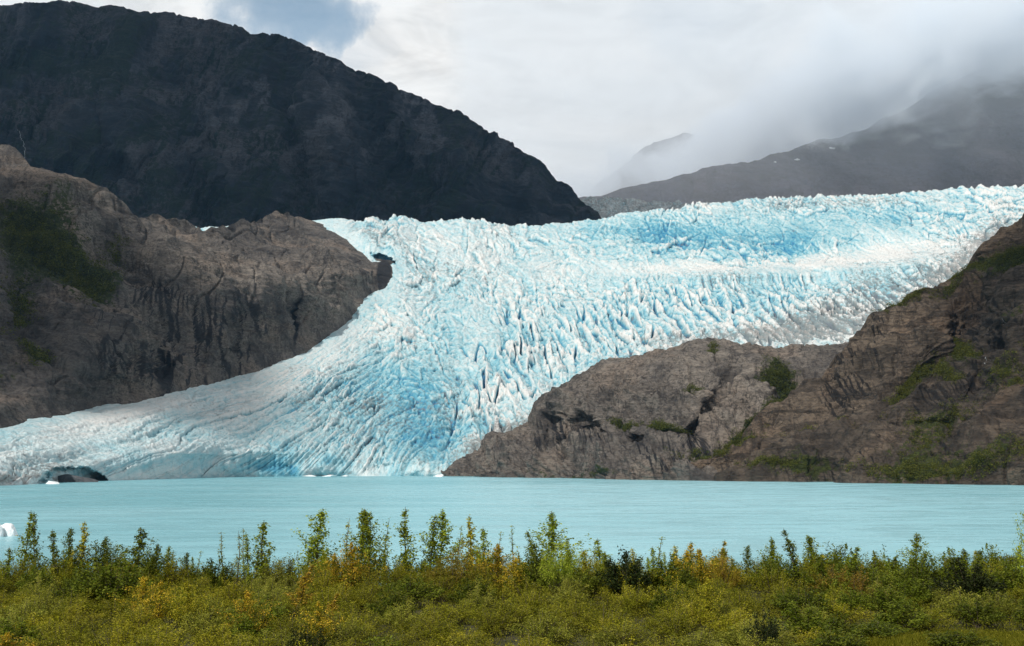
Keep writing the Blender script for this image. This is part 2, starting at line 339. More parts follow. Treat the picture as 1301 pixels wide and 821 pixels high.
def build_glacier():
    px = np.arange(-190, 1461, 1.0); nv = 600
    v = np.linspace(-0.012, 1.0, nv)
    PX = np.broadcast_to(px, (nv, px.size)).copy()
    yb, yt = py_ice_base(px), py_ice_top(px)
    PY = yb[None] + (yt - yb)[None] * v[:, None]
    V = np.broadcast_to(v[:, None], PX.shape)
    D = ice_depth(PX, PY)
    # broad swells and steps of the ice fall
    sw = spots(PX, PY, [(760, 360, 120, 18, -4, 60), (640, 430, 40, 60, 20, -30), (590, 480, 30, 70, 18, 45), (470, 300, 45, 22, 20, -80), (1120, 316, 150, 14, -6, 60), (1000, 345, 220, 9, -3, -70), (480, 500, 120, 30, 30, 25), (870, 300, 90, 12, 0, 40), (230, 560, 120, 14, 5, -25), (330, 520, 120, 14, -28, -25)])
    D = blur(blur(D, 0, 26), 0, 26) + sw
    # ice cave at the water's edge
    cave = ((PX - 92) / 44) ** 2 + ((PY - (614 - (PX - 40) * 0.04)) / 21) ** 2 + 0.25 * fbm2(PX / 14, PY / 10, 3)
    notch = ((PX - 487) / 17) ** 2 + ((PY - 329 - (PX - 487) * .35) / 6.0) ** 2 + .45 * fbm2(PX / 7, PY / 5, 3)
    D = D + 45 * sstep(1.0, 0.6, cave) + 38 * sstep(1.0, .3, notch)
    P = at(PX, PY, D); P0 = P.copy()
    x, y = P[..., 0], P[..., 1]
    # --- weights of the different ice surfaces
    fall = sstep(440, 560, PX + (PY - 480) * -0.5) * sstep(605, 560, PY)                      # broken ice fall
    lobe = 1 - fall
    seracs = np.clip(spots(PX, PY, [(640, 480, 70, 95, 15, 1.0), (790, 415, 140, 35, -8, 1.1), (960, 400, 120, 40, 0, 0.8), (1120, 378, 140, 40, -12, 1.0)]), 0, 1.1)
    upper = sstep(700, 900, PX) * sstep(335, 315, PY)
    crest = sstep(0.90, 0.985, V) * sstep(840, 960, PX)
    smooth = np.clip(spots(PX, PY, [(1130, 324, 130, 11, -6, .75), (880, 338, 130, 11, -2, .6), (700, 345, 80, 20, 0, .4), (200, 585, 90, 20, 0, .8), (150, 530, 140, 22, -14, .7), (350, 480, 110, 16, -30, .6), (290, 560, 120, 16, -6, .5), (1000, 300, 160, 20, 0, .35), (720, 330, 110, 22, 0, .35)]), 0, 1)
    # --- flow lines: every point's share of the way between the two margins
    q = (slice(None, None, 4), slice(None, None, 4))
    dl = np.abs(signed_dist(PX[q], PY[q], LEFT_EDGE)); dr = np.abs(signed_dist(PX[q], PY[q], RIGHT_EDGE))
    psi = up4(dl / (dl + dr + 1e-6), PX.shape); sde = up4(dl, PX.shape)
    wx = fbm2(x / 170, y / 260, 3) * 26; wy = fbm2(x / 170 + 9, y / 260 + 4, 3) * 40
    xa, ya = x + wx, y + wy
    cf = psi * 900 + 10 * fbm2(x / 90, y / 150, 3); sf = np.hypot(x - 300, y - 1200)           # across and along the flow, metres
    # lobe: long pressure ridges and splinters that follow the flow
    l1, _, _ = facets(cf, sf, 46, 190, 6.0, .9, 3, .06, .9); l2, le2, _ = facets(cf + 500, sf, 19, 75, 3.2, 1.0, 17, .07, .9); l3, _, _ = facets(cf, sf + 300, 8.5, 30, 1.5, 1.0, 29, .08, .6)
    lr = rid2(cf / 60, sf / 420, 4, .5)
    h_l = .7 * l1 + .75 * l2 + 1.1 * l3 + 8 * (lr - .5) + 3 * fbm2(x / 60, y / 90, 3, .5)
    # ice fall: angular blocks in three sizes
    brk = sstep(-.15, .45, fbm2(x / 70 + 5, y / 120, 3))
    b1, be1, br1 = facets(xa, ya, 43, 74, 7.5, 1.0, 11, .06, .15 + 1.0 * brk); b2, be2, br2 = facets(xa + 300, ya, 18, 32, 4.6, 1.15, 5, .08, .2 + .7 * brk); b3, _, _ = facets(xa, ya + 300, 8.2, 15, 2.2, 1.2, 41, .09, .6)
    h_f = b1 + b2 + b3 + 7 * (rid2(xa / 70, ya / 120, 3, .45) - .5)
    # tall leaning fins with straight blue slots
    xf = x + .35 * wx; yf = y + .3 * wy
    fin = rid2((xf + .12 * yf) / 40 + 2, yf / 260, 2, .4)
    sl = np.abs(pn2((xf + .10 * yf) / 30 + 13, yf / 230 + 3)); slot = sstep(.095, .02, sl) * sstep(-.25, .15, fbm2(x / 60 + 7, y / 110, 2))
    s1, _, _ = facets(xf + .12 * yf, yf, 24, 85, 7.0, 1.1, 61, .08, .9)
    h_s = 21 * (fin - .5) + s1 + b2 * .7 + b3 - 22 * slot
    # upper terraces
    u1, ue, ur = facets(xa, ya + 900, 74, 92, 10.0, .8, 23, .06, .9); u2, _, _ = facets(xa + 70, ya, 30, 38, 5.0, 1.0, 37, .08, .8)
    h_u = u1 + u2 + b3 * 1.1 + 5 * (rid2(xa / 60, ya / 70, 3, .5) - .5)
    h = lobe * h_l + fall * ((1 - upper) * h_f + upper * h_u)
    sr = np.clip(seracs, 0, 1)
    h = h * (1 - sr) + h_s * sr
    h = h * np.clip(.82 + .75 * fbm2(x / 190 + 3, y / 300, 3), .35, 1.35)
    h = h * (1 - .80 * smooth) + crest * (-.45 * u1 - .2 * u2 + .5 * np.maximum(b2, -2) + 5 * (rid2(xa / 30, ya / 50, 3, .5) - .45))
    h = h + (1.3 * fbm2(xa / 6, ya / 10, 3, .62) + 1.9 * (rid2(xa / 13 + 8, ya / 24, 3, .55) - .5)) * (1 - .4 * smooth)
    low = sstep(0.0, 0.05, V); h = h * (.25 + .75 * low)
    h = h * (1 - .45 * sstep(.75, 1.0, V) * sstep(840, 700, PX))
    h = h * (.25 + .75 * sstep(2, 26, sde))
    # push: mostly up and out towards the lake
    N = normals(blur(P[..., 2], 12)[..., None] * [0, 0, 1] + P * [1, 1, 0])
    N = N * .6 + np.array([0, -.35, .7]); N /= np.linalg.norm(N, axis=-1, keepdims=True)
    P = P + N * h[..., None]
    # ice front: vertical calving faces, flutes and buttresses
    fr = sstep(.12, .02, V); P[..., 1] += fr * (20 * fbm2(x / 60, P[..., 2] / 45, 3, .45) + 5 * (rid2((x + P[..., 2] * .5) / 26, P[..., 2] / 60, 3) - .5))
    # --- colour: white crust on the crests, blue ice plus painted depth shade in hollows
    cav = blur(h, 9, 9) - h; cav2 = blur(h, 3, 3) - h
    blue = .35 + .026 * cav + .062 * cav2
    reg = spots(PX, PY, [(900, 300, 110, 22, 0, .30), (990, 315, 60, 20, -10, .30), (830, 296, 60, 12, 5, .28), (1120, 275, 130, 18, 0, .16), (950, 385, 150, 40, 0, .18), (1130, 372, 80, 26, -14, .22), (470, 510, 90, 60, 25, .20), (560, 545, 50, 45, 0, .26), (540, 500, 50, 60, 20, .14), (700, 440, 160, 45, -15, .12), (560, 300, 60, 12, 0, -.04),
                         (1130, 322, 120, 12, -6, -.34), (900, 339, 130, 8, -2, -.34), (380, 475, 120, 20, -32, -.22), (150, 530, 160, 16, -14, -.24), (600, 320, 60, 25, 0, -.10), (190, 590, 60, 16, 0, .05), (330, 590, 60, 12, 0, .12), (690, 345, 70, 25, 0, -.08)])
    blue = blue + fr * .30 * fbm2(x / 45 + 4, P[..., 2] / 30, 3) + reg + .10 * fbm2(x / 90, y / 220, 4) + .26 * slot * seracs
    stre = rid2(cf / 16 + 31, sf / 260 + 4, 4, .55)
    blue = blue + lobe * (.34 * sstep(.62, .9, stre) * (.30 + spots(PX, PY, [(450, 500, 130, 80, 25, 1.2)])))
    dirt_shade = spots(PX, PY, [(1120, 378, 125, 34, -14, .56), (1215, 338, 55, 16, -35, .50), (1050, 410, 90, 22, 0, .46), (1000, 425, 60, 12, 0, .35), (1265, 300, 40, 25, -40, .45), (1060, 258, 110, 7, -2, .38), (660, 545, 50, 14, -20, .55), (600, 575, 40, 20, -40, .5), (40, 592, 60, 14, 0, .36), (500, 520, 60, 45, 30, .24), (420, 520, 60, 30, 30, .18), (570, 500, 25, 40, 20, .2), (780, 470, 90, 12, -22, .40), (900, 430, 100, 10, 0, .34), (540, 350, 40, 25, 0, .30), (480, 300, 40, 12, 15, .35), (10, 610, 40, 9, 0, .4), (640, 300, 60, 14, 0, .15), (930, 350, 60, 14, 0, .2)])
    blue = blue + .35 * sstep(1.05, .8, notch)  # notch tinted bluer and greyer, its shade put into the colour
    dirt_shade = dirt_shade + .3 * sstep(1.05, .8, notch) + .10 + .16 * fbm2(x / 60, y / 120, 4) + .10 * (rid2(cf / 22 + 3, sf / 300, 4, .55) - .5) + (.012 + .05 * np.clip(spots(PX, PY, [(1110, 380, 150, 45, -10, 1.0)]), 0, 1)) * np.clip(cav, -6, 8) + .10 * np.clip(cav2 - .8, 0, 3)  # besides real dirt, cracks and troughs get their shade painted in
    back = [(30, -6), (80, -16), (200, -40), (500, -90)]
    Pn = with_skirt(P, back, -8.0)
    nb = len(back)
    me = mesh_np("glacier", Pn.reshape(-1, 3), grid_faces(*Pn.shape[:2]), {'blue': ext(blue, nb), 'dirt_shade': ext(dirt_shade, nb)}, smooth=True)
    o = link("glacier", me, M_ICE)
    tag(o, "huge pale blue glacier spilling between brown rock hills down to the lake", "glacier")
build_glacier()

# ------------------------------------------------------------------ rock hills
def rock_patch(name, PX, PY, D, mat, amp, scale, back, veg=None, streak=None, tan=None, seed=0.0, dip=0.4, label=None, strata=1.0, fade=1.0, cleft_shade=0.0):
    P = at(PX, PY, D)
    N = normals(np.stack([blur(P[..., i], 10) for i in range(3)], -1))
    if N[..., 1].mean() > 0: N = -N
    Q = P.copy(); Q[..., 2] = P[..., 2] + P[..., 0] * dip                 # dipping joints
    s = scale
    h = amp * ((rid3(Q, (s * 3.0, s * 3.4, s * 2.2), 3, .45, seed + 11) - .5) * 1.5 + (rid3(Q, (s * 1.1, s * 1.5, s * .8), 4, .45, seed) - .5) * .7 + .22 * fbm3(Q, (s * .45, s * .6, s * .45), 4, .5, seed + 7)
               + strata * .50 * (rid3(Q, (s * 2.6, s * 2.0, s * .22), 4, .5, seed + 3) - .5) - strata * .30 * sstep(.86, 1, 1 - np.abs(pn3(Q[..., 0] / (s * .8), Q[..., 1] / (s * 1.2), Q[..., 2] / (s * 4.0))) * 2))
    P = P + N * (h * fade)[..., None]
    nb = len(back)
    Pn = with_skirt(P, back)
    z = np.zeros(PX.shape)
    xw, zw = P[..., 0], P[..., 2]
    stv = z if streak is None else streak * 1.3 * sstep(.42, .85, rid2((xw + zw * .18) / (s * .16), zw / (s * 2.0), 4, .6) + .15 * fbm2(xw / s, zw / s, 3))
    stv = stv + cleft_shade
    vgv = z if veg is None else veg
    tnv = z + .35 if tan is None else tan
    me = mesh_np(name, Pn.reshape(-1, 3), grid_faces(*Pn.shape[:2]), {'streak': ext(stv, nb), 'veg': ext(vgv, nb), 'tan': ext(tnv, nb)})
    o = link(name, me, mat); o['kind'] = 'structure'
    if label: o['label'] = label
    return P

def col_grid(px0, px1, step, bottom, top, rows):
    px = np.arange(px0, px1 + step, step); t = np.linspace(0, 1, rows)
    b, tp = bottom(px), top(px)
    return np.broadcast_to(px, (rows, px.size)).copy(), b[None] + (tp - b)[None] * t[:, None], np.broadcast_to(t[:, None], (rows, px.size))

# left cliff: rises out of the ice where the two surfaces cross
l_top = curve([(-190, 120), (-70, 170), (-30, 184), (0, 193), (18, 192), (30, 199), (46, 210), (70, 218), (97, 233), (120, 243), (139, 254), (155, 268), (167, 277), (208, 281), (250, 290), (278, 288), (296, 285), (320, 279), (343, 275), (380, 273), (403, 281), (425, 291), (444, 302), (460, 316), (472, 328), (498, 331), (520, 345), (545, 370)])
l_bot = curve([(-190, 600), (-70, 590), (0, 580), (111, 560), (199, 540), (319, 512), (400, 470), (465, 412), (500, 392), (545, 385)])
PX, PY, T = col_grid(-190, 545, 1.1, l_bot, l_top, 420)
sdl = -signed_dist(PX, PY, LEFT_EDGE)
if sdl[300, 100] < 0: sdl = -sdl
Dl = ice_depth(PX, PY) - 3.7 * sdl
Dl = blur(Dl, 10, 10)
Dl0 = Dl
Dl = Dl - spots(PX, PY, [(350, 350, 85, 50, -10, 70), (300, 410, 40, 60, 0, 25), (140, 440, 55, 55, 0, 75), (90, 480, 40, 50, 0, 25), (60, 240, 60, 45, 30, 110), (110, 300, 40, 40, 0, 40), (420, 350, 45, 40, 20, 35), (240, 330, 50, 30, 0, 30)]) \
        + spots(PX, PY, [(207, 470, 12, 42, -5, 75), (225, 420, 14, 40, -20, 25), (373, 410, 4, 40, 3, 26), (300, 430, 5, 50, 12, 12), (170, 350, 22, 60, -25, 60), (20, 400, 30, 90, 0, 60), (330, 310, 70, 12, 8, 25), (255, 460, 5, 45, 6, 16), (490, 345, 9, 22, 0, 25), (125, 400, 60, 6, 15, 18)])
Dl = Dl0 + (Dl - Dl0) * sstep(2, 45, np.abs(sdl))
veg = spots(PX, PY, [(45, 300, 60, 45, 35, .95), (100, 350, 50, 30, 45, .8), (20, 330, 30, 60, 0, .5), (120, 365, 30, 15, 30, .6), (45, 462, 25, 12, 10, .75), (20, 400, 40, 30, 0, .45), (0, 480, 30, 30, 0, .4), (80, 215, 20, 5, 20, .55), (80, 250, 25, 25, 30, .4), (150, 320, 16, 20, 0, .35)])
stk = np.clip(spots(PX, PY, [(230, 450, 60, 60, 0, 1.2), (130, 430, 40, 70, 0, .6), (300, 430, 50, 60, 0, .9), (190, 370, 40, 20, 0, .7), (478, 350, 20, 25, 0, 1.1), (215, 480, 16, 30, 0, .7)]), 0, 1.3)
tan = .25 + spots(PX, PY, [(310, 350, 100, 18, 8, .55), (430, 380, 40, 40, 0, .5), (150, 400, 50, 12, 15, .4), (110, 285, 30, 30, 0, .3)]) - spots(PX, PY, [(30, 430, 80, 90, 0, .5), (20, 230, 60, 40, 0, .3)])
P_LEFT = rock_patch("rocky_hill", PX, PY, Dl, M_ROCK, 21, 70, [(30, -8), (90, -40), (220, -160)], veg, stk, tan, 2.0, cleft_shade=1.2 * spots(PX, PY, [(487, 347, 9, 20, 8, 1.0), (207, 480, 9, 28, 0, .6), (374, 410, 3, 34, 3, .9)]), fade=.18 + .82 * sstep(4, 40, np.abs(sdl)), label="brown ice polished rock hill with dark water streaks left of the glacier")  # last mask paints the shade of the clefts and gullies into the rock
G_LEFT = (PX, PY, P_LEFT)

# middle bluff in front of the ice
b_top = curve([(545, 612), (556, 607), (562, 600), (580, 586), (600, 570), (625, 553), (650, 545), (672, 535), (685, 510), (700, 492), (725, 475), (760, 463), (800, 450), (850, 438), (900, 432), (950, 434), (1000, 441), (1040, 437), (1080, 432), (1110, 430), (1200, 420), (1300, 420)])
PX, PY, T = col_grid(548, 1300, 1.1, lambda p: py_shore(p) + 3, b_top, 300)
Y0 = shore_dist(py_shore(PX)); Y0 = np.where(PX > 900, shore_dist(py_shore(900.0)) + (PX - 900) * .3, Y0)
Yc = curve([(548, 1690), (600, 1730), (650, 1760), (700, 1740), (780, 1760), (870, 1740), (1000, 1720), (1100, 1680), (1300, 1600)])(PX)
Db = Y0 + (Yc - Y0) * (.35 * T + .65 * T ** 1.6)
Db = Db - spots(PX, PY, [(830, 480, 110, 35, 0, 60), (960, 500, 50, 60, 15, 60), (720, 500, 35, 25, 0, 20), (640, 580, 60, 16, -10, 30), (800, 590, 90, 16, 0, 20)]) \
        + spots(PX, PY, [(745, 545, 30, 14, 0, 70), (695, 548, 8, 22, 0, 60), (905, 515, 8, 60, 32, 55), (880, 565, 12, 20, 0, 50), (1000, 505, 40, 20, 35, 30), (800, 560, 120, 5, 0, 25), (740, 490, 12, 10, 0, 18)])
veg = spots(PX, PY, [(985, 485, 28, 18, 30, .95), (1010, 505, 20, 12, 0, .8), (950, 540, 60, 8, -30, .8), (850, 552, 26, 7, 8, .8), (795, 545, 18, 5, 0, .65), (710, 604, 60, 6, 0, .55), (905, 445, 10, 16, 20, .4), (880, 500, 20, 8, -20, .35), (915, 575, 40, 8, -10, .7), (760, 598, 40, 8, 10, .5)])
stk = np.clip(spots(PX, PY, [(840, 585, 70, 22, 0, 1.1), (740, 555, 60, 18, 0, .7), (880, 580, 25, 22, 0, 1.0), (640, 590, 50, 12, 0, .5), (700, 545, 20, 20, 0, .9), (905, 500, 14, 40, 30, .6)]), 0, 1.2)
tan = .40 + spots(PX, PY, [(960, 510, 45, 50, 0, .45), (890, 480, 25, 40, 20, .45), (620, 580, 40, 15, 0, .4), (745, 562, 20, 5, 0, .8), (830, 460, 100, 20, 0, .2)])
P_BLUFF = rock_patch("rocky_hill", PX, PY, Db, M_ROCK, 21, 46, [(25, -8), (70, -35), (160, -120)], veg, stk, tan, 5.0, fade=1 - .6 * sstep(.7, 1, T), label="low brown rock bluff at the water below the ice fall, middle of the view")
G_BLUFF = (PX, PY, P_BLUFF)

# right cliff
r_top = curve([(858, 615), (868, 611), (876, 594), (888, 580), (915, 566), (940, 557), (970, 534), (1000, 512), (1045, 482), (1070, 455), (1090, 437), (1120, 410), (1150, 391), (1200, 366), (1225, 352), (1240, 338), (1258, 315), (1275, 292), (1301, 272), (1340, 245), (1400, 215), (1470, 190)])
PX, PY, T = col_grid(860, 1470, 1.0, lambda p: py_shore(p) + 3, r_top, 440)
Y0 = shore_dist(py_shore(PX)); Yc = curve([(860, 1240), (940, 1310), (1000, 1350), (1090, 1420), (1150, 1440), (1240, 1420), (1301, 1380), (1400, 1320)])(PX)
Dr = Y0 + (Yc - Y0) * (.45 * T + .55 * T ** 1.4)
Dr = Dr - spots(PX, PY, [(1130, 430, 60, 50, -30, 45), (1080, 500, 50, 40, 0, 20), (1000, 575, 90, 14, 0, 26), (1290, 400, 30, 60, 20, 50), (1240, 580, 100, 30, 0, 25), (1200, 380, 30, 20, -20, 20)]) \
        + spots(PX, PY, [(1215, 440, 18, 70, 28, 55), (1250, 470, 8, 80, 25, 28), (1060, 480, 10, 50, 0, 25), (1120, 545, 130, 6, -2, 26), (1180, 480, 40, 20, -30, 20), (1045, 590, 12, 25, 0, 18), (1220, 520, 20, 40, 20, 25), (1240, 345, 40, 8, -30, 18)])
veg = spots(PX, PY, [(1225, 450, 18, 14, 0, .95), (1165, 478, 40, 10, -35, .8), (1205, 480, 20, 10, 0, .7), (1290, 330, 40, 14, -35, .95), (1230, 355, 50, 6, -28, .7), (1150, 393, 40, 4, -30, .6), (1100, 545, 120, 7, -3, .62), (980, 592, 60, 14, -5, .55), (1030, 590, 30, 20, 0, .45), (1150, 595, 60, 22, -10, .55), (1240, 590, 90, 24, -12, .62), (1190, 545, 60, 25, -25, .5), (1280, 480, 40, 30, -20, .5), (1285, 400, 25, 14, -10, .5), (890, 590, 10, 14, 0, .4), (930, 562, 30, 5, -25, .6), (1060, 460, 14, 12, 0, .3)])
stk = np.clip(spots(PX, PY, [(1075, 490, 30, 50, 15, 1.0), (1250, 440, 60, 80, 20, .9), (1060, 590, 60, 25, 0, 1.0), (950, 595, 50, 14, 0, .6), (1150, 520, 60, 20, 0, .8), (1120, 430, 12, 30, 10, .8), (1200, 560, 50, 30, 0, .8)]), 0, 1.2)
tan = .30 + spots(PX, PY, [(1130, 420, 40, 40, 0, .35), (1090, 510, 20, 30, 0, .6), (1000, 545, 60, 40, 0, .3), (1280, 612, 30, 10, 0, .5), (900, 595, 30, 15, 0, .4)]) - spots(PX, PY, [(1260, 440, 60, 100, 0, .5)])
P_RIGHT = rock_patch("rocky_hill", PX, PY, Dr, M_ROCK2, 17, 44, [(25, -8), (80, -35), (240, -120)], veg, stk, tan, 9.0, dip=-.45, label="tall dark brown cliff with green bushes and gullies at the right edge of the lake")
G_RIGHT = (PX, PY, P_RIGHT)

# ------------------------------------------------------------------ mountains behind
m_top = curve([(-260, 60), (-120, 14), (0, 9), (40, 5), (90, 3), (130, 6), (160, 9), (200, 15), (225, 19), (260, 25), (290, 30), (320, 38), (350, 40), (375, 50), (400, 61), (430, 77), (470, 92), (500, 102), (530, 117), (560, 134), (600, 158), (630, 172), (660, 190), (690, 211), (715, 232), (735, 252), (750, 264), (765, 282), (790, 320), (820, 380)])
PX, PY, T = col_grid(-260, 820, 1.5, lambda p: np.full_like(p, 470.0), m_top, 420)
PXm, PYm = PX, PY
Yc = curve([(-120, 4700), (300, 4650), (600, 4450), (757, 4250), (820, 4150)])(PX)
Dm = 3750 + (Yc - 3750) * np.clip((470 - PY) / (470 - m_top(PX)), 0, 1) ** 1.5
Dm = Dm - spots(PX, PY, [(430, 160, 30, 100, -25, 120), (300, 190, 60, 80, -20, 70), (180, 120, 60, 100, -10, 80), (560, 220, 40, 60, -30, 80)]) + spots(PX, PY, [(380, 200, 20, 90, -20, 110), (240, 200, 25, 90, -15, 80), (480, 180, 20, 80, -28, 80), (60, 150, 40, 100, 0, 80), (640, 250, 16, 40, -30, 60)])
veg = .42 + spots(PX, PY, [(560, 230, 60, 40, 0, .25), (200, 220, 200, 60, 0, .2), (100, 80, 120, 50, 0, .15)]) - spots(PX, PY, [(430, 150, 40, 80, -20, .5), (300, 180, 60, 30, 0, .15), (640, 250, 80, 30, 30, .3), (260, 110, 60, 20, 20, .12)])
tan = .1 + spots(PX, PY, [(430, 150, 30, 70, -20, .5), (240, 130, 50, 40, 0, .15), (330, 160, 80, 40, 0, .15)])
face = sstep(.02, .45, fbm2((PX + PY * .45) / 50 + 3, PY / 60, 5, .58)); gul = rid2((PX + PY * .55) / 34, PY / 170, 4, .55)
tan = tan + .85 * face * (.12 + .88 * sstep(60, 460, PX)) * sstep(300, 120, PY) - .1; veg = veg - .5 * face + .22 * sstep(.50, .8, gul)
Dm = Dm + 75 * (gul - .5) * sstep(-.25, .35, fbm2(PX / 110 + 5, PY / 90, 2)) + 120 * fbm2(PX / 95 + 9, PY / 120, 3)
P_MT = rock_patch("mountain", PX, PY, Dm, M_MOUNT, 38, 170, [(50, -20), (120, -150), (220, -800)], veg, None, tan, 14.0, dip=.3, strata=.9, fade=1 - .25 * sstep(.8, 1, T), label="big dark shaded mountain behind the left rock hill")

f_top = curve([(700, 262), (760, 250), (800, 243), (835, 234), (870, 224), (910, 214), (950, 204), (985, 196), (1020, 187), (1060, 178), (1100, 164), (1140, 145), (1180, 122), (1230, 90), (1301, 55), (1400, 10), (1480, -20)])
PX, PY, T = col_grid(700, 1480, 1.6, lambda p: np.full_like(p, 420.0), f_top, 260)
Yc = curve([(700, 6000), (1000, 6100), (1300, 6700), (1480, 6900)])(PX)
Df = 5350 + (Yc - 5350) * ((420 - PY) / (420 - f_top(PX))) ** 1.2
G_FAR = (PX, PY, None)
P_FAR = rock_patch("mountain", PX, PY, Df, M_FAR, 34, 260, [(150, -40), (500, -250), (1200, -900)], .25 + 0 * PX, None, .3 + 0 * PX, 21.0, strata=.5, label="grey bare mountain slope rising into low cloud on the right")
G_FAR = (PX, PY, P_FAR)
p_top = curve([(690, 275), (760, 235), (800, 208), (822, 186), (845, 174), (870, 166), (885, 172), (905, 174), (920, 153), (940, 146), (958, 147), (970, 166), (985, 190), (1040, 220), (1100, 250)])
PX, PY, T = col_grid(690, 1100, 1.6, lambda p: np.full_like(p, 330.0), p_top, 140)
Dp = 8300 + 700 * T
rock_patch("mountain", PX, PY, Dp, M_FAR, 50, 300, [(150, -60), (600, -400), (1200, -900)], .2 + 0 * PX, None, .2 + 0 * PX, 27.0, strata=.4, label="far peaks showing through the low cloud, middle right of the view")

G_MT = (PXm, PYm, P_MT)
# upper ice field, cloud shade painted in as grey
i_top = curve([(640, 285), (720, 262), (745, 252), (775, 250), (800, 251), (840, 255), (880, 257), (920, 256), (980, 254), (1060, 252), (1400, 245)])
PX, PY, T = col_grid(640, 1400, 1.2, lambda p: np.full_like(p, 320.0), i_top, 110)
Di = 4150 + 420 * T
P = at(PX, PY, Di); x, y = P[..., 0], P[..., 1]
f1, f2, cid = worley2(x / 60, y / 70, 3)
h = 16 * (rid2(x / 60, y / 90, 5, .58) - .5) + 12 * (cid / 255. - .5) - 10 * sstep(.15, 0, f2 - f1)
P[..., 2] += h
Pn = with_skirt(P, [(60, -10), (200, -60)])
me = mesh_np("icefield", Pn.reshape(-1, 3), grid_faces(*Pn.shape[:2]), {'blue': ext(.25 + .02 * (blur(h, 5) - h), 2), 'dirt_shade': ext(.62 + .12 * fbm2(x / 80, y / 80, 3), 2)})
o = link("icefield", me, M_ICE); tag(o, "grey jagged ice field with cloud shade painted in beyond the blue glacier crest", "ice field")

# ------------------------------------------------------------------ ground and lake
def ground_z(x, y):
    z = 9.6 + .25 * fbm2(x / 9, y / 9, 3) + .02 * x * 0
    edge = 67 + 2.0 * pn2(x / 7 + 3, y * 0 + 1.5)
    z = z - 12.5 * sstep(edge, edge + 50, y)
    bar = np.exp(-(((x - 88) / 22) ** 2 + ((y - 203 + (x - 80) * .15) / 7) ** 2) ** 2) * 3.4
    return z + bar
xs = np.concatenate([np.linspace(-4100, -400, 20)[:-1], np.linspace(-400, -60, 30)[:-1], np.linspace(-60, 120, 260), np.linspace(120, 400, 30)[1:], np.linspace(400, 4100, 20)[1:]])
ys = np.concatenate([np.linspace(-300, 20, 12)[:-1], np.linspace(20, 240, 300), np.linspace(240, 900, 30)[1:], np.linspace(900, 5150, 40)[1:]])
X, Y = np.meshgrid(xs, ys); Z = ground_z(X, Y)
m = Mat("bank_soil"); pos = m.n('ShaderNodeNewGeometry').outputs['Position']
gn = m.noise(pos, 1.6, 7, .7); g2 = m.noise(pos, 14, 4, .7)
col = m.mix(m.ramp(gn, .35, .65), (0.035, 0.035, 0.012), (0.07, 0.062, 0.030))
col = m.mix(m.ramp(g2, .62, .75), col, (0.16, 0.145, 0.12))
m.out(m.n('ShaderNodeBsdfPrincipled', {'Base Color': col, 'Roughness': .95, 'Normal': m.n('ShaderNodeBump', {'Height': g2, 'Strength': .6, 'Distance': .05}).outputs[0]}).outputs[0])
gr = link("ground", mesh_np("ground", np.stack([X, Y, Z], -1).reshape(-1, 3), grid_faces(*X.shape)), m.m); tag(gr, kind='structure')

m = Mat("glacial_lake_water"); pos = m.n('ShaderNodeNewGeometry').outputs['Position']
wv = m.math('ADD', m.math('MULTIPLY', m.noise(m.mapping(pos, (.5, 1.4, 1)), .9, 4, .6, .3), .5), m.math('MULTIPLY', m.noise(m.mapping(pos, (.25, 1, 1)), .12, 5, .6), 1.2))
patch = m.noise(m.mapping(pos, (.45, 1, 1)), .005, 6, .62, .8)
patch2 = m.noise(m.mapping(pos, (.5, 1, 1)), .06, 6, .7, .3)
px_ = m.n('ShaderNodeSeparateXYZ', {0: pos}).outputs[0]
silt = m.math('ADD', m.ramp(px_, -420, 260, -.12, .10), m.math('ADD', m.math('MULTIPLY', patch, .8), m.math('MULTIPLY', patch2, .2)))  # silt patches, plus cloud reflection painted in as lighter water to the right
cl = m.mix(m.ramp(silt, .34, .66), (0.20, 0.485, 0.56), (0.32, 0.62, 0.70))
wv = m.math('ADD', wv, m.math('MULTIPLY', m.noise(m.mapping(pos, (.55, 1, 1)), .05, 6, .7, .3), .5))
p = m.n('ShaderNodeBsdfPrincipled', {'Base Color': cl, 'Roughness': m.ramp(patch2, .35, .65, .20, .34), 'IOR': 1.33, 'Normal': m.n('ShaderNodeBump', {'Height': wv, 'Strength': 1.0, 'Distance': .42}).outputs[0]})
p.inputs['Specular IOR Level'].default_value = .38
m.out(p.outputs[0])
xs = np.linspace(-4000, 4000, 9); ys = np.array([70, 200, 500, 1000, 2000, 4000.])
X, Y = np.meshgrid(xs, ys)
lk = link("lake", mesh_np("lake", np.stack([X, Y, X * 0], -1).reshape(-1, 3), grid_faces(*X.shape)), m.m); tag(lk, kind='structure')

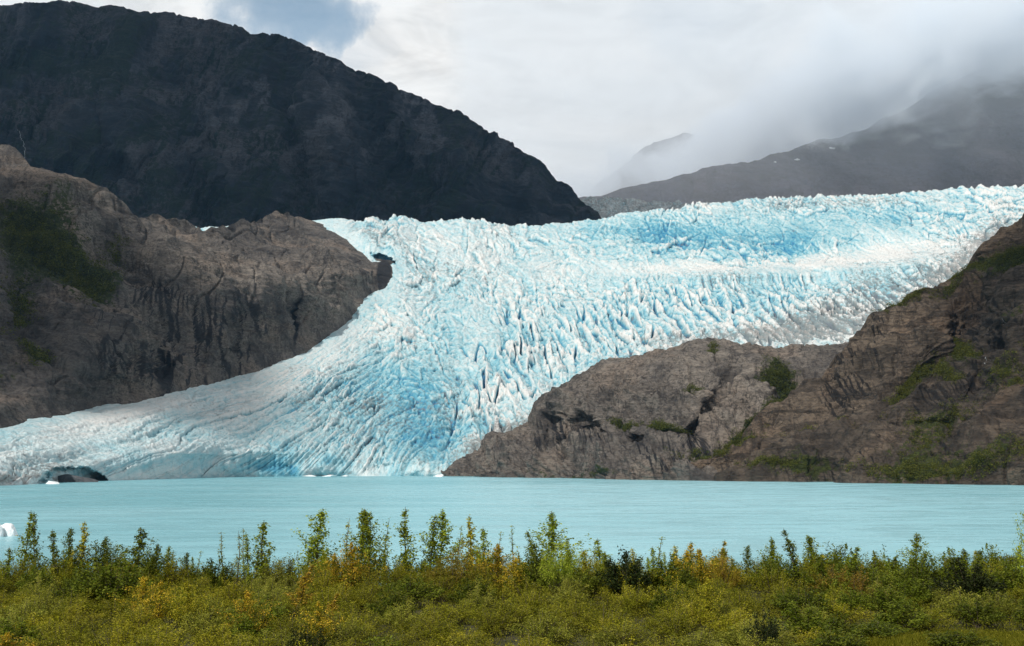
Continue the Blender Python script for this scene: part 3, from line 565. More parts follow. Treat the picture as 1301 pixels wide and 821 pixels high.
# ------------------------------------------------------------------ leaves and shrubs
def leaf_quads(P, L, wid, droop=0.3, rng=RNG):
    """one folded kite per leaf; returns verts, faces"""
    n = len(P); L = np.broadcast_to(np.asarray(L, float), (n,))[:, None]
    a = rng.uniform(0, 2 * np.pi, n); e = rng.normal(-droop, .5, n)
    d = np.stack([np.cos(a) * np.cos(e), np.sin(a) * np.cos(e), np.sin(e)], -1)
    up = rng.normal(0, .45, (n, 3)) + [0, 0, 1]
    s = np.cross(d, up); s /= np.linalg.norm(s, axis=1, keepdims=True) + 1e-9
    nn = np.cross(s, d)
    m = P + d * L * .45 + nn * L * .08
    V = np.stack([P, m + s * L * wid * .5, P + d * L, m - s * L * wid * .5], 1).reshape(-1, 3)
    return V, np.arange(4 * n).reshape(n, 4)
def leaf_mesh(name, P, L, wid, tint, droop=.3):
    V, Fc = leaf_quads(P, L, wid, droop)
    turn = np.clip(.5 + .9 * fbm3(P, (.35, .35, .35), 2) + RNG.normal(0, .18, len(P)), 0, .999)
    me = mesh_np(name, V, Fc, {'tint': np.repeat(tint, 4), 'turn': np.repeat(turn, 4)}, smooth=False); me.materials.append(M_LEAF); return me
def tube_mesh(name, paths, mat):
    """paths: list of (points, r0, r1); five-sided tapered stems joined in one mesh"""
    V, Fc, o = [], [], 0
    for pts, r0, r1 in paths:
        pts = np.asarray(pts, float); k = len(pts)
        for i, p in enumerate(pts):
            r = r0 + (r1 - r0) * i / (k - 1)
            for j in range(5): V.append(p + np.array([math.cos(j * 1.2566) * r, math.sin(j * 1.2566) * r, 0]))
        for i in range(k - 1):
            for j in range(5): Fc.append((o + i * 5 + j, o + i * 5 + (j + 1) % 5, o + i * 5 + 5 + (j + 1) % 5, o + i * 5 + 5 + j))
        o += k * 5
    me = mesh_np(name, V, Fc); me.materials.append(mat); return me

def sapling_meshes(kind, seed):
    """young poplar, 1 unit = 1 m, 3.6 m tall"""
    r = np.random.default_rng(seed); Ht = 3.6
    nb, spread, dens, lsz = {'slim': (26, .52, 1.0, .09), 'cone': (36, .85, 1.0, .09), 'thin': (14, .45, .45, .08), 'broad': (48, 1.15, 1.0, .09)}[kind]
    lean = r.normal(0, .05, 2); ph = r.uniform(0, 6)
    def stem(t): return np.stack([lean[0] * t * Ht + .05 * np.sin(t * 5 + ph), lean[1] * t * Ht + .05 * np.cos(t * 4 + ph), t * Ht], -1)
    paths = [(stem(np.linspace(0, 1, 9)), .035, .006)]; P = []
    for b in range(nb):
        t = .12 + .84 * ((b + r.uniform(0, 1)) / nb) ** 1.15; a = b * 2.4 + r.uniform(-.5, .5)
        Lb = spread * (1.04 - t) ** 1.05 * r.uniform(.25, 1.65) * 1.45
        steep = r.uniform(.9, 1.9) if kind != 'broad' else r.uniform(.5, 1.5)
        p0 = stem(np.array([t]))[0]; dirv = np.array([math.cos(a), math.sin(a), steep]); dirv /= np.linalg.norm(dirv)
        u = np.linspace(0, 1, 4)[:, None]; pts = p0 + dirv * Lb * u + np.array([0, 0, .12]) * Lb * u ** 2
        paths.append((pts, .010, .003))
        n = int(dens * (16 + 75 * Lb))
        uu = r.uniform(.12, 1.08, n)[:, None]
        P.append(p0 + dirv * Lb * uu + np.array([0, 0, .12]) * Lb * uu ** 2 + r.normal(0, .035 + .05 * Lb, (n, 3)))
    n = int(75 * dens); tt = r.uniform(.55, 1.0, n); P.append(stem(tt) + r.normal(0, .04, (n, 3)))
    P = np.concatenate(P); tint = np.clip(r.normal(.5, .22, len(P)), 0, 1)
    return tube_mesh('stem', paths, M_STEM), leaf_mesh('crown', P, r.uniform(.75, 1.25, len(P)) * lsz, .72, tint, .5)

def shrub_meshes(seed, n_br=46, leaves=95, R=1.15, Ht=1.45, lsz=.075, wid=.42, fine=1.0):
    """bushy willow or alder: many stems fanning out from the base"""
    r = np.random.default_rng(seed); paths, P, tint = [], [], []
    lob = r.uniform(.65, 1.15, 7)
    for b in range(n_br):
        a = r.uniform(0, 2 * np.pi); rad = math.sqrt(r.uniform(0, 1)); k = lob[int(a / 6.2832 * 7) % 7]
        tip = np.array([math.cos(a) * rad * R * k, math.sin(a) * rad * R * k, Ht * (1 - .55 * rad ** 2) * r.uniform(.72, 1.12) * (.6 + .4 * k)])
        p0 = np.array([math.cos(a) * rad * .15, math.sin(a) * rad * .15, 0])
        u = np.linspace(0, 1, 5)[:, None]; bend = np.array([0, 0, .25 * rad])
        curve_ = lambda u: p0 + (tip - p0) * u + bend * (u * (1 - u)) * 2
        paths.append((curve_(u), .012, .003))
        n = int(leaves * r.uniform(.6, 1.4)); uu = r.uniform(.25, 1.05, n)[:, None] ** .8
        P.append(curve_(uu) + r.normal(0, .085, (n, 3)) * (1.25 - .6 * uu)); tint.append(np.clip(r.normal(r.uniform(.3, .7), .18, n), 0, 1))
    P = np.concatenate(P); P[:, 2] = np.maximum(P[:, 2], .02)
    return tube_mesh('stem', paths, M_STEM), leaf_mesh('crown', P, r.uniform(.7, 1.3, len(P)) * lsz, wid, np.concatenate(tint), .15)

def gz(x, y): return float(ground_z(np.array([[x]]), np.array([[y]]))[0, 0])
def plant(name, meshes, loc, sx, sz, rot, color, label, cat, group):
    e = bpy.data.objects.new(name, None); C.objects.link(e); e.location = loc; e.rotation_euler = (0, 0, rot); e.scale = (sx, sx, sz)
    e.empty_display_size = .2
    tag(e, label, cat, group)
    st = link('stem', meshes[0], None, e); cr = link('crown', meshes[1], None, e); cr.color = (*color, .62 if color in (YELLOW, ORANGE) else (.75 if color == YGREEN else 1))
    return e

GREEN, DKGREEN, LTGREEN, YGREEN = (.21, .27, .010), (.12, .16, .008), (.29, .38, .018), (.44, .42, .010)
OLIVE, GREYGREEN, YELLOW, ORANGE, PALE = (.215, .225, .006), (.245, .265, .024), (.58, .45, .008), (.52, .38, .008), (.26, .35, .08)
SAP = {k: [sapling_meshes(k, 100 + 10 * i + j) for j in range(3)] for i, k in enumerate(('slim', 'cone', 'thin', 'broad'))}
SHR = [shrub_meshes(200 + j) for j in range(5)]
ALD = [shrub_meshes(300 + j, 40, 90, 1.1, 1.6, .095, .62) for j in range(3)]

SK = [  # photo column, photo row of the tip, kind, width factor, colour, label
 (6, 692, 'slim', 1.1, GREEN, "short green poplar sapling at the left edge of the brush"),
 (33, 643, 'slim', 1.0, GREEN, "tall slim green poplar sapling beside the iceberg, first of the close pair"),
 (53, 646, 'slim', .9, DKGREEN, "tall slim dark poplar sapling, right one of the close pair near the iceberg"),
 (72, 668, 'slim', 1.1, DKGREEN, "narrow dark poplar sapling just right of the tall pair"),
 (88, 667, 'cone', .8, DKGREEN, "pointed dark green poplar sapling left of the yellowing one"),
 (100, 659, 'slim', 1.2, YGREEN, "slim yellowing poplar sapling with bright yellow lower leaves at the left"),
 (130, 678, 'broad', 1.0, DKGREEN, "wide dark bushy poplar between the yellowing sapling and the pointed one"),
 (179, 667, 'cone', 1.3, DKGREEN, "pointed dark green poplar standing alone above the left brush"),
 (200, 688, 'broad', .8, DKGREEN, "low dark poplar leaning on the pointed one at left"),
 (218, 690, 'slim', .9, GREEN, "short green poplar with two tips near the left brush gap"),
 (252, 698, 'thin', 1.0, GREEN, "tiny thin green sapling in the gap of the left brush"),
 (290, 672, 'thin', 1.0, GREYGREEN, "thin grey green sapling with few leaves, left one of the sparse three"),
 (302, 671, 'thin', 1.1, GREYGREEN, "sparse grey green sapling in the middle of the thin three"),
 (311, 668, 'thin', .9, GREYGREEN, "bare looking thin sapling, tallest of the sparse three"),
 (323, 674, 'slim', 1.0, GREEN, "slim green poplar left of the open looking one"),
 (340, 657, 'slim', 1.5, GREEN, "open green poplar sapling with loose side twigs"),
 (387, 680, 'slim', 1.1, LTGREEN, "small light green poplar at the foot of the big pointed one"),
 (405, 641, 'cone', 1.2, LTGREEN, "big light green pointed poplar left of the orange leaved bush"),
 (443, 655, 'thin', 1.2, YGREEN, "thin sapling with orange leaves below a bare tip"),
 (463, 645, 'cone', 1.0, GREEN, "dense green poplar with twin tips, left of the twins"),
 (474, 641, 'cone', 1.1, GREEN, "dense green poplar with twin tips, right of the twins"),
 (489, 655, 'thin', 1.1, PALE, "pale thin sapling just right of the twin tipped poplars"),
 (517, 640, 'slim', 1.2, GREEN, "very tall narrow green poplar in the middle of the brush"),
 (537, 650, 'slim', 1.4, GREEN, "green poplar next to the very tall narrow one"),
 (561, 642, 'cone', 1.2, LTGREEN, "tall green poplar with yellow tip leaves"),
 (581, 664, 'thin', 1.2, PALE, "thin pale sapling between the yellow tipped poplar and the yellow column"),
 (597, 651, 'slim', 1.1, YGREEN, "slim yellow green column shaped sapling"),
 (610, 665, 'slim', 1.2, LTGREEN, "short light green poplar right of the yellow green column"),
 (632, 672, 'thin', 1.0, GREEN, "thin green tip rising from the orange bush"),
 (651, 663, 'thin', 1.1, PALE, "pale minty thin sapling standing apart before the lake"),
 (698, 645, 'cone', 1.45, LTGREEN, "large bright green poplar with open crown, right of the pale one"),
 (682, 670, 'slim', 1.2, GREEN, "small green poplar against the large bright one"),
 (722, 683, 'broad', .7, LTGREEN, "low bright green bushy poplar right of the large bright one"),
 (744, 695, 'slim', 1.2, YGREEN, "short yellow green sapling left of the round dark bush"),
 (766, 682, 'slim', 1.5, LTGREEN, "light green sapling behind the round dark bush"),
 (812, 694, 'slim', 1.0, YGREEN, "small yellowish sapling at the right side of the round dark bush"),
 (826, 691, 'slim', 1.0, LTGREEN, "small bright sapling right of the round dark bush"),
 (836, 679, 'thin', 1.3, GREEN, "thin dark tipped sapling left of the yellow bushes"),
 (868, 690, 'slim', 1.3, YGREEN, "yellow green sapling left of the yellow bush"),
 (882, 685, 'slim', 1.2, YELLOW, "bright yellow sapling at the heart of the yellow bushes"),
 (911, 682, 'slim', 1.1, YELLOW, "bright yellow sapling, last of the yellow bushes to the right"),
 (945, 690, 'cone', .8, DKGREEN, "small ball headed dark sapling on a thin stem"),
 (979, 679, 'cone', .9, GREEN, "pointed green poplar left of the dark slim one"),
 (1011, 668, 'slim', 1.2, DKGREEN, "tall dark slim poplar right of centre above the brush"),
 (1036, 676, 'cone', 1.1, GREEN, "green poplar with yellow inner leaves next to the dark slim one"),
 (1052, 700, 'slim', 1.4, YGREEN, "leaning yellow green sapling at the foot of the green poplar"),
 (1076, 690, 'slim', 1.3, LTGREEN, "light loose sapling above the golden brush on the right"),
 (1107, 705, 'thin', 1.4, GREEN, "thin small sapling above the brush, left of the lone leaning poplar"),
 (1130, 706, 'slim', 1.4, DKGREEN, "short dark sapling touching the lone leaning poplar"),
 (1163, 674, 'cone', 1.1, GREEN, "lone leaning poplar with large leaves before the right water"),
 (1200, 706, 'slim', 1.4, GREEN, "short green sapling between lone poplar and right dark bush"),
 (1223, 695, 'cone', 1.2, DKGREEN, "dark poplar over the right dark bush"),
 (1245, 697, 'cone', 1.0, DKGREEN, "dark pointed poplar right of the right dark bush"),
 (1291, 690, 'slim', 1.3, LTGREEN, "light green sapling beside the sand bar at the right edge"),
]
for i, (px, py, kind, wf, colr, lab) in enumerate(SK):
    Yd = 63.5 + RNG.uniform(-2.5, 2.0); tip = at(px, py, Yd); z0 = gz(tip[0], Yd) - .05
    hgt = tip[2] - z0
    plant('poplar_sapling', SAP[kind][i % 3], (tip[0], Yd, z0), wf * 1.22 * (.55 + .45 * hgt / 3.6), hgt / 3.75, RNG.uniform(0, 6.28), colr, lab, 'tree', 'poplar saplings rising above the near brush')
for i in range(64):
    px = RNG.uniform(5, 1296); Yd = RNG.uniform(62, 66); py = RNG.uniform(694, 716); tip = at(px, py, Yd); z0 = gz(tip[0], Yd) - .05
    plant('poplar_sapling', SAP[('slim', 'cone', 'thin', 'slim')[i % 4]][i % 3], (tip[0], Yd, z0), RNG.uniform(.55, .95), (tip[2] - z0) / 3.75, RNG.uniform(0, 6.28), [GREEN, OLIVE, LTGREEN, DKGREEN, YGREEN][i % 5], "short leafy sapling whose tip just clears the back edge of the brush", 'tree', 'short saplings along the back edge of the brush')
# poplar cut by the right edge of the frame
tip = at(1312, 622, 52); z0 = gz(tip[0], 52)
plant('poplar_sapling', SAP['broad'][0], (tip[0] + .05, 52, z0), .62, (tip[2] - z0) / 3.6, 1.0, LTGREEN, "tall green poplar cut off by the right edge of the view", 'tree', None)

YB = [  # bushes that stand out by colour: photo column, row of the top, distance, width factor, mesh list, colour, label
 (140, 712, 55, 1.5, ALD, DKGREEN, "broad dark alder bush below the wide dark poplar on the left"),
 (185, 730, 49, .62, SHR, YELLOW, "small bright yellow bush in the left brush"),
 (203, 736, 48, .6, SHR, YELLOW, "small yellow bush right beside the other small yellow one"),
 (240, 735, 48, .55, SHR, YGREEN, "small yellow green bush right of the two yellow ones"),
 (314, 748, 45, .6, SHR, ORANGE, "small orange tinged bush low in the brush, left of the yellow spire"),
 (405, 762, 42, .6, SHR, YELLOW, "low yellow bush below the yellow spire"),
 (447, 686, 60, .85, SHR, ORANGE, "orange leaved bush left of the twin tipped poplars"),
 (425, 700, 60, .6, SHR, ORANGE, "small orange bush beside the larger orange one"),
 (575, 690, 59, 1.3, SHR, (.22, .19, .014), "wide golden green bush below the yellow tipped poplar"),
 (630, 688, 60, 1.0, SHR, ORANGE, "orange bush near the middle, left of the pale minty sapling"),
 (650, 706, 58, .7, SHR, YELLOW, "yellow bush at the right foot of the orange bush"),
 (705, 690, 59, .8, SHR, LTGREEN, "bright green bush around the large bright poplar"),
 (795, 703, 57, 1.15, ALD, (.030, .048, .010), "round very dark green alder bush in front of the water"),
 (868, 697, 60, .8, SHR, YELLOW, "yellow bush left part of the yellow bushes on the skyline"),
 (890, 695, 60, .8, SHR, YELLOW, "yellow bush in the middle of the yellow bushes on the skyline"),
 (918, 698, 60, .75, SHR, (.36, .27, .015), "dull yellow bush right part of the yellow bushes"),
 (897, 732, 50, .5, SHR, YGREEN, "small yellow green bush below the yellow bushes"),
 (1060, 716, 57, 1.0, SHR, (.26, .19, .014), "golden brush below the light loose sapling"),
 (1085, 722, 56, .9, SHR, (.24, .17, .014), "golden brown brush next to the golden one on the right"),
 (1235, 715, 55, 1.25, ALD, (.028, .040, .010), "round dark alder bush near the right edge"),
 (970, 778, 41, .45, ALD, (.025, .038, .012), "small very dark bush low in the right middle"),
 (390, 800, 37.5, .7, ALD, (.035, .045, .010), "dark bush at the bottom edge left of centre"),
 (8, 800, 37.5, .8, SHR, ORANGE, "reddish gold bush at the bottom left corner"),
]
for i, (px, py, Yd, wf, lst, colr, lab) in enumerate(YB):
    tip = at(px, py, Yd); z0 = gz(tip[0], Yd) - .03
    loose = lst is SHR and colr in (YELLOW, ORANGE, YGREEN)
    plant('shrub', SAP['broad'][i % 3] if loose else lst[i % len(lst)], (tip[0], Yd, z0), wf * (1.1 if loose else 1.25), (tip[2] - z0) / (3.7 if loose else 1.5), RNG.uniform(0, 6.28), colr, lab, 'shrub', 'coloured bushes in the near brush')
for px, py, Yd, sc, lab in ((380, 716, 52, 1.0, "tall thin yellow poplar spire inside the brush, left of centre"), (415, 752, 45, .7, "short yellow sapling right of the yellow spire")):
    tip = at(px, py, Yd); z0 = gz(tip[0], Yd)
    plant('poplar_sapling', SAP['slim'][1], (tip[0], Yd, z0), 1.3 * sc, (tip[2] - z0) / 3.6, 2.0, (.42, .31, .014), lab, 'tree', 'yellow saplings inside the brush')

# the dense willow brush: every shrub an object
KINDS_ = [("olive green willow shrub in the dense brush of the near bank", OLIVE, 'olive willow shrubs of the near brush'),
          ("grey green willow shrub with pale leaves in the dense near brush", GREYGREEN, 'grey green willow shrubs of the near brush'),
          ("yellowish green willow shrub among the olive ones of the near brush", (.33, .325, .006), 'yellowish willow shrubs of the near brush'),
          ("dark green leafy shrub among the olive willows of the near brush", DKGREEN, 'dark green shrubs of the near brush')]
cnt = 0; row = 0; yv = 33.5
spots_xy = []
while yv < 66.5:
    half = .425 * yv + 1.5; xv = -half + (row % 2) * 1.15
    while xv < half:
        x_ = xv + RNG.uniform(-.75, .75); y_ = yv + RNG.uniform(-.7, .7)
        spots_xy.append((x_, y_)); xv += 2.28
    yv += 2.1; row += 1
for x_, y_ in spots_xy:
    pxv = W / 2 + F * x_ / y_
    grass_zone = sstep(1060, 1120, pxv) * sstep(50, 46, y_)
    if RNG.random() < grass_zone * .78: continue
    if cnt >= 296: break
    nz = float(fbm2(np.array([x_ / 7.0]), np.array([y_ / 5.0]), 2)[0]) + RNG.normal(0, .18)
    k = 0 if nz < .12 else (2 if nz < .38 else 1)
    if RNG.random() < .13: k = 3
    if pxv > 1000 and RNG.random() < .4: k = 3
    lab, colr, grp = KINDS_[k]
    v = RNG.uniform(.78, 1.25); colr = tuple(c_ * v for c_ in colr)
    sx = RNG.uniform(.95, 1.3); sz = RNG.uniform(.68, .98) * (.55 if grass_zone > .5 else 1) * (1 + .50 * float(sstep(55, 62, y_)))
    plant('willow_shrub' if k != 3 else 'leafy_shrub', (ALD[cnt % 3] if k == 3 else SHR[cnt % 5]), (x_, y_, gz(x_, y_) - .04), sx, sz, RNG.uniform(0, 6.28), colr, lab, 'shrub', grp); cnt += 1

# low undergrowth between the shrubs and the grass at the lower right
nc = 4600; yy = np.sqrt(RNG.uniform(28 ** 2, 68 ** 2, nc)); xx = RNG.uniform(-1, 1, nc) * (.43 * yy + 10)
P, tn = [], []
zz = ground_z(xx, yy)
for i in range(nc):
    hh = RNG.uniform(.35, .8); n = 150; pxv = W / 2 + F * xx[i] / yy[i]
    if pxv > 1080 and yy[i] < 47: hh *= .5; n = 90
    q = RNG.normal(0, 1, (n, 3)); q /= np.linalg.norm(q, axis=1, keepdims=True); q *= RNG.uniform(.4, 1, (n, 1)) ** .5
    P.append(q * [.55, .55, hh * .6] + [xx[i], yy[i], zz[i] + hh * .45]); tn.append(np.clip(RNG.normal(RNG.uniform(.25, .75), .18, n), 0, 1))
P = np.concatenate(P); me = leaf_mesh('undergrowth', P, RNG.uniform(.04, .085, len(P)), .5, np.concatenate(tn))
o = link('undergrowth', me); o.color = (.185, .19, .006, 1); tag(o, "low olive undergrowth filling the gaps between the near shrubs", 'undergrowth', None, 'stuff')
n = 42000; yy = np.sqrt(RNG.uniform(32 ** 2, 49 ** 2, n)); pxs = RNG.uniform(1040, 1340, n); xx = (pxs - W / 2) / F * yy
zz = ground_z(xx, yy); a = RNG.uniform(0, 6.28, n); L = RNG.uniform(.2, .5, n) * (.6 + .4 * pn2(xx / 1.5, yy / 1.5)); wv_ = .012
b = np.stack([np.cos(a), np.sin(a), 0 * a], -1) * wv_; tipv = np.stack([xx, yy, zz + L], -1) + RNG.normal(0, .09, (n, 3)) * [1, 1, .2]
p0 = np.stack([xx, yy, zz - .02], -1); mid = (p0 * .45 + tipv * .55) + [0, 0, .04]
V = np.stack([p0 - b, p0 + b, mid + b * .7, tipv], 1).reshape(-1, 3)
me = mesh_np('grass', V, np.arange(4 * n).reshape(n, 4), {'tint': np.repeat(np.clip(RNG.normal(.5, .2, n), 0, 1), 4)}, smooth=False); me.materials.append(M_LEAF)
o = link('grass', me); o.color = (.16, .165, .006, 1); tag(o, "short olive grass at the lower right of the near bank", 'grass', None, 'stuff')
# reeds and low plants on the sand bar
n = 9000; xx = RNG.normal(91, 9.5, n); yy = 203 - (xx - 80) * .15 + RNG.normal(0, 3.2, n); zz = ground_z(xx, yy); k = zz > .12; xx, yy, zz = xx[k], yy[k], zz[k]; n = len(xx)
cl = .35 + 1.2 * np.clip(.5 + fbm2(xx / 3, yy / 3, 3), 0, 1) ** 1.5 * sstep(70, 90, xx)
P = np.stack([xx, yy, zz + RNG.uniform(0, 1.0, n) * cl], -1)
me = leaf_mesh('reeds', P, RNG.uniform(.25, .5, n), .4, np.clip(RNG.normal(.5, .2, n), 0, 1), -.8)
o = link('reeds', me); o.color = (.12, .12, .022, 1); tag(o, "olive reeds and low plants on the small sand bar at right", 'reeds', None, 'stuff')

# bushes on the cliffs: leaf clumps where the rock carries green
def clumps(name, G, boxes, n, size, color, label, seed):
    r = np.random.default_rng(seed); PXg, PYg, Pg = G; out = []
    for cx, cy, rx, ry, rot, wgt in boxes:
        m = int(n * wgt); u = r.normal(0, .55, (m, 2)) * [rx, ry]; c_, s_ = math.cos(math.radians(rot)), math.sin(math.radians(rot))
        qx, qy = cx + u[:, 0] * c_ - u[:, 1] * s_, cy + u[:, 0] * s_ + u[:, 1] * c_
        ci = np.clip(np.round((qx - PXg[0, 0]) / (PXg[0, 1] - PXg[0, 0])).astype(int), 0, PXg.shape[1] - 1)
        t = (qy - PYg[0, ci]) / (PYg[-1, ci] - PYg[0, ci]); ri = np.clip(np.round(t * (PYg.shape[0] - 1)).astype(int), 0, PYg.shape[0] - 1)
        ok = (t > 0.01) & (t < .99); p = Pg[ri, ci][ok]
        rad = size * r.uniform(.5, 1.4, len(p))
        for p_, R_ in zip(p, rad):
            k = 60; q = r.normal(0, 1, (k, 3)); q /= np.linalg.norm(q, axis=1, keepdims=True); q *= r.uniform(.3, 1, (k, 1)) ** .5
            out.append(q * [R_ * 1.2, R_ * 1.2, R_] + p_ + [0, -.5 * R_, R_ * .6])
    P = np.concatenate(out); me = leaf_mesh(name, P, r.uniform(.5, 1.0, len(P)) * size * .42, .7, np.clip(r.normal(.5, .25, len(P)), 0, 1))
    o = link(name, me); o.color = (*color, 1); tag(o, label, 'shrubbery', None, 'stuff')
clumps('cliff_shrubbery', G_RIGHT, [(1225, 450, 14, 10, 0, 1.2), (1165, 478, 38, 7, -35, 1.2), (1205, 482, 16, 8, 0, .7), (1290, 330, 40, 10, -35, 1.6), (1230, 356, 50, 4, -28, 1), (1150, 396, 40, 3, -30, .8), (1100, 546, 110, 4, -3, 1.2), (980, 594, 40, 7, -5, .6), (1150, 600, 60, 12, -10, .8), (1240, 596, 80, 14, -12, 1.2), (1190, 548, 50, 14, -25, .7), (1280, 480, 30, 20, -20, .6), (930, 563, 30, 3, -25, .5)], 150, 3.2, (.11, .125, .016), "green bushes growing on the ledges of the right cliff", 1)
clumps('bluff_shrubbery', G_BLUFF, [(985, 484, 22, 12, 30, 1.3), (1010, 503, 16, 9, 0, .9), (955, 537, 46, 5, -30, 1.5), (850, 552, 20, 4, 8, .7), (795, 546, 14, 3, 0, .3), (905, 445, 5, 10, 20, .25), (880, 500, 14, 4, -20, .25), (900, 577, 34, 5, -14, .8)], 150, 3.8, (.09, .11, .016), "dark green bushes in the clefts of the middle rock bluff", 2)
clumps('hill_shrubbery', G_LEFT, [(45, 305, 50, 30, 35, 2.6), (100, 352, 40, 20, 45, 1.6), (120, 366, 24, 10, 30, .7), (45, 462, 20, 9, 10, .5), (20, 400, 30, 30, 0, .6), (150, 320, 10, 16, 0, .3)], 95, 7.0, (.085, .10, .014), "dark green bushes on the slope of the left rock hill", 3)

# ------------------------------------------------------------------ floating ice, mound and streams
M_BERG = plain("clean_ice", (.84, .88, .90), .5, .6, .12)
M_SILT = plain("grey_silt", (.10, .105, .115), .95, .3, .55)
def chunk(name, px, py, rx, ry, rz, seed, mat, label, cat, group=None, Yo=0, cut=(18, .42, .8)):
    """broken lump of ice or silt floating at the water line, facets cut by planes"""
    r = np.random.default_rng(seed); import bmesh
    bm = bmesh.new(); bmesh.ops.create_icosphere(bm, subdivisions=4, radius=1.0)
    pl = [(lambda n_: n_ / np.linalg.norm(n_))(r.normal(0, 1, 3)) for _ in range(cut[0])]; dd = r.uniform(cut[1], cut[2], cut[0])
    co = np.array([v.co[:] for v in bm.verts])
    for n_, d_ in zip(pl, dd):
        e_ = np.maximum(co @ n_ - d_, 0); co = co - e_[:, None] * n_
    co = co + .07 * fbm3(co, (.4, .4, .4), 4, .55, seed)[:, None] * co
    for v, c_ in zip(bm.verts, co): v.co = Vector((c_[0] * rx, c_[1] * ry, (c_[2] if c_[2] > -.15 else -.15) * rz))
    me = bpy.data.meshes.new(name); bm.to_mesh(me); bm.free()
    Y_ = float(shore_dist(py)) - Yo; p_ = at(px, py, Y_)
    o = link(name, me, mat); o.location = (p_[0], Y_, 0.0); tag(o, label, cat, group); return o
chunk('iceberg', 10, 681, 2.5, 2.2, 2.9, 12, M_BERG, "white iceberg with a flat top floating at the left edge of the lake", 'iceberg', None, 0, (9, .62, .85))
chunk('iceberg', -4, 681, 1.4, 1.4, 3.0, 5, M_BERG, "smaller grey white ice lump cut by the left edge of the view", 'iceberg', None, 3, (9, .62, .85))
chunk('ice_floe', 66, 614.9, 9, 6, 4.2, 8, M_BERG, "white ice floe lying before the dark ice cave", 'ice floe', None, 6)
chunk('ice_floe', 557, 605.5, 7, 6, 6, 9, M_BERG, "small bright ice block where the ice front meets the rock bluff", 'ice floe', None, 40)
for i, (px, rx, rz, lab) in enumerate(((343, 13, 8, "low white floe at the ice front, leftmost of the long white row"), (362, 16, 7, "long low white floe second in the row at the ice front"), (390, 20, 8, "longest white floe in the row at the ice front"), (418, 15, 7, "white floe fourth in the row at the ice front"), (438, 9, 5, "small white floe ending the row at the ice front"))):
    chunk('ice_floe', px, 605.3, rx, 8, rz * .42, 20 + i, M_BERG, lab, 'ice floe', 'row of floes at the ice front', 14)
mb = chunk('silt_mound', 95, 612.8, 27, 14, 9, 31, M_SILT, "dark grey silt mound filling the ice cave at the water", 'mound', None, -8)

def stream(name, G, pts, wid, label, mat):
    """a thin fall of white water running down a rock face"""
    PXg, PYg, Pg = G; V = []
    q = []
    for (x0, y0), (x1, y1) in zip(pts[:-1], pts[1:]):
        for t in np.linspace(0, 1, 14)[:-1]: q.append((x0 + (x1 - x0) * t, y0 + (y1 - y0) * t))
    r = np.random.default_rng(len(pts)); Fc = []
    for i, (qx, qy) in enumerate(q):
        qx += r.normal(0, .35)
        ci = int(np.clip(round((qx - PXg[0, 0]) / (PXg[0, 1] - PXg[0, 0])), 0, PXg.shape[1] - 1)); t = (qy - PYg[0, ci]) / (PYg[-1, ci] - PYg[0, ci])
        ri = int(np.clip(round(t * (PYg.shape[0] - 1)), 0, PYg.shape[0] - 1)); p_ = Pg[max(ri - 3, 0):ri + 4, max(ci - 3, 0):ci + 4].reshape(-1, 3)
        c_ = Pg[ri, ci].copy(); c_[1] = p_[:, 1].min() - wid * .6
        w_ = wid * r.uniform(.4, 1.2)
        V += [c_ + [-w_, 0, 0], c_ + [0, -w_ * .7, 0], c_ + [w_, 0, 0], c_ + [0, w_ * .8, 0]]
        if i:
            b_ = 4 * i
            for k in range(4): Fc.append((b_ - 4 + k, b_ - 4 + (k + 1) % 4, b_ + (k + 1) % 4, b_ + k))
    o = link(name, mesh_np(name, V, Fc), mat); tag(o, label, 'waterfall'); return o
M_FALL = plain("white_water", (.75, .78, .80), .6, .2, .2)
M_FALLD = plain("thin_white_water", (.40, .42, .44), .6, .1, .5)
stream('waterfall', G_MT, [(26, 168), (30, 176), (36, 184), (37, 200), (38, 214)], .9, "thin broken white waterfall on the dark mountain at far left", M_FALLD)
stream('waterfall', G_RIGHT, [(1284, 396), (1275, 415), (1266, 432), (1256, 450), (1250, 466)], .33, "thin white stream running down the dark right cliff", M_FALLD)
stream('waterfall', G_RIGHT, [(889, 574), (886, 578), (885, 584)], .7, "short white stream at the water between bluff and right cliff", M_FALL)
# snow
def snow(px, py, rx, rz, Yd, label, seed):
    r = np.random.default_rng(seed); import bmesh
    bm = bmesh.new(); bmesh.ops.create_icosphere(bm, subdivisions=3, radius=1.0)
    for v in bm.verts:
        k = 1 + .35 * math.sin(v.co.x * 5 + seed) * math.cos(v.co.z * 4); v.co = Vector((v.co.x * rx * k, v.co.y * rx * .5, v.co.z * rz * k))
    me = bpy.data.meshes.new('snow_patch'); bm.to_mesh(me); bm.free(); p_ = at(px, py, Yd)
    o = link('snow_patch', me, M_FALL); o.location = p_; tag(o, label, 'snow patch', 'snow patches on the heights')
def on_face(G, qx, qy):
    PXg, PYg, Pg = G; ci = int(round((qx - PXg[0, 0]) / (PXg[0, 1] - PXg[0, 0]))); t = (qy - PYg[0, ci]) / (PYg[-1, ci] - PYg[0, ci]); return Pg[int(round(t * (PYg.shape[0] - 1))), ci]
for qx, qy, rx, rz, lab in ((1056, 189, 22, 7, "largest white snow patch high on the grey right mountain"), (1013, 203, 14, 5, "small white snow patch lower left of the largest one"), (985, 206, 7, 3, "tiny white snow patch on the left shoulder of the right mountain")):
    p_ = on_face(G_FAR, qx, qy); snow(qx, qy, rx, rz, p_[1] - 4, lab, qx % 7)

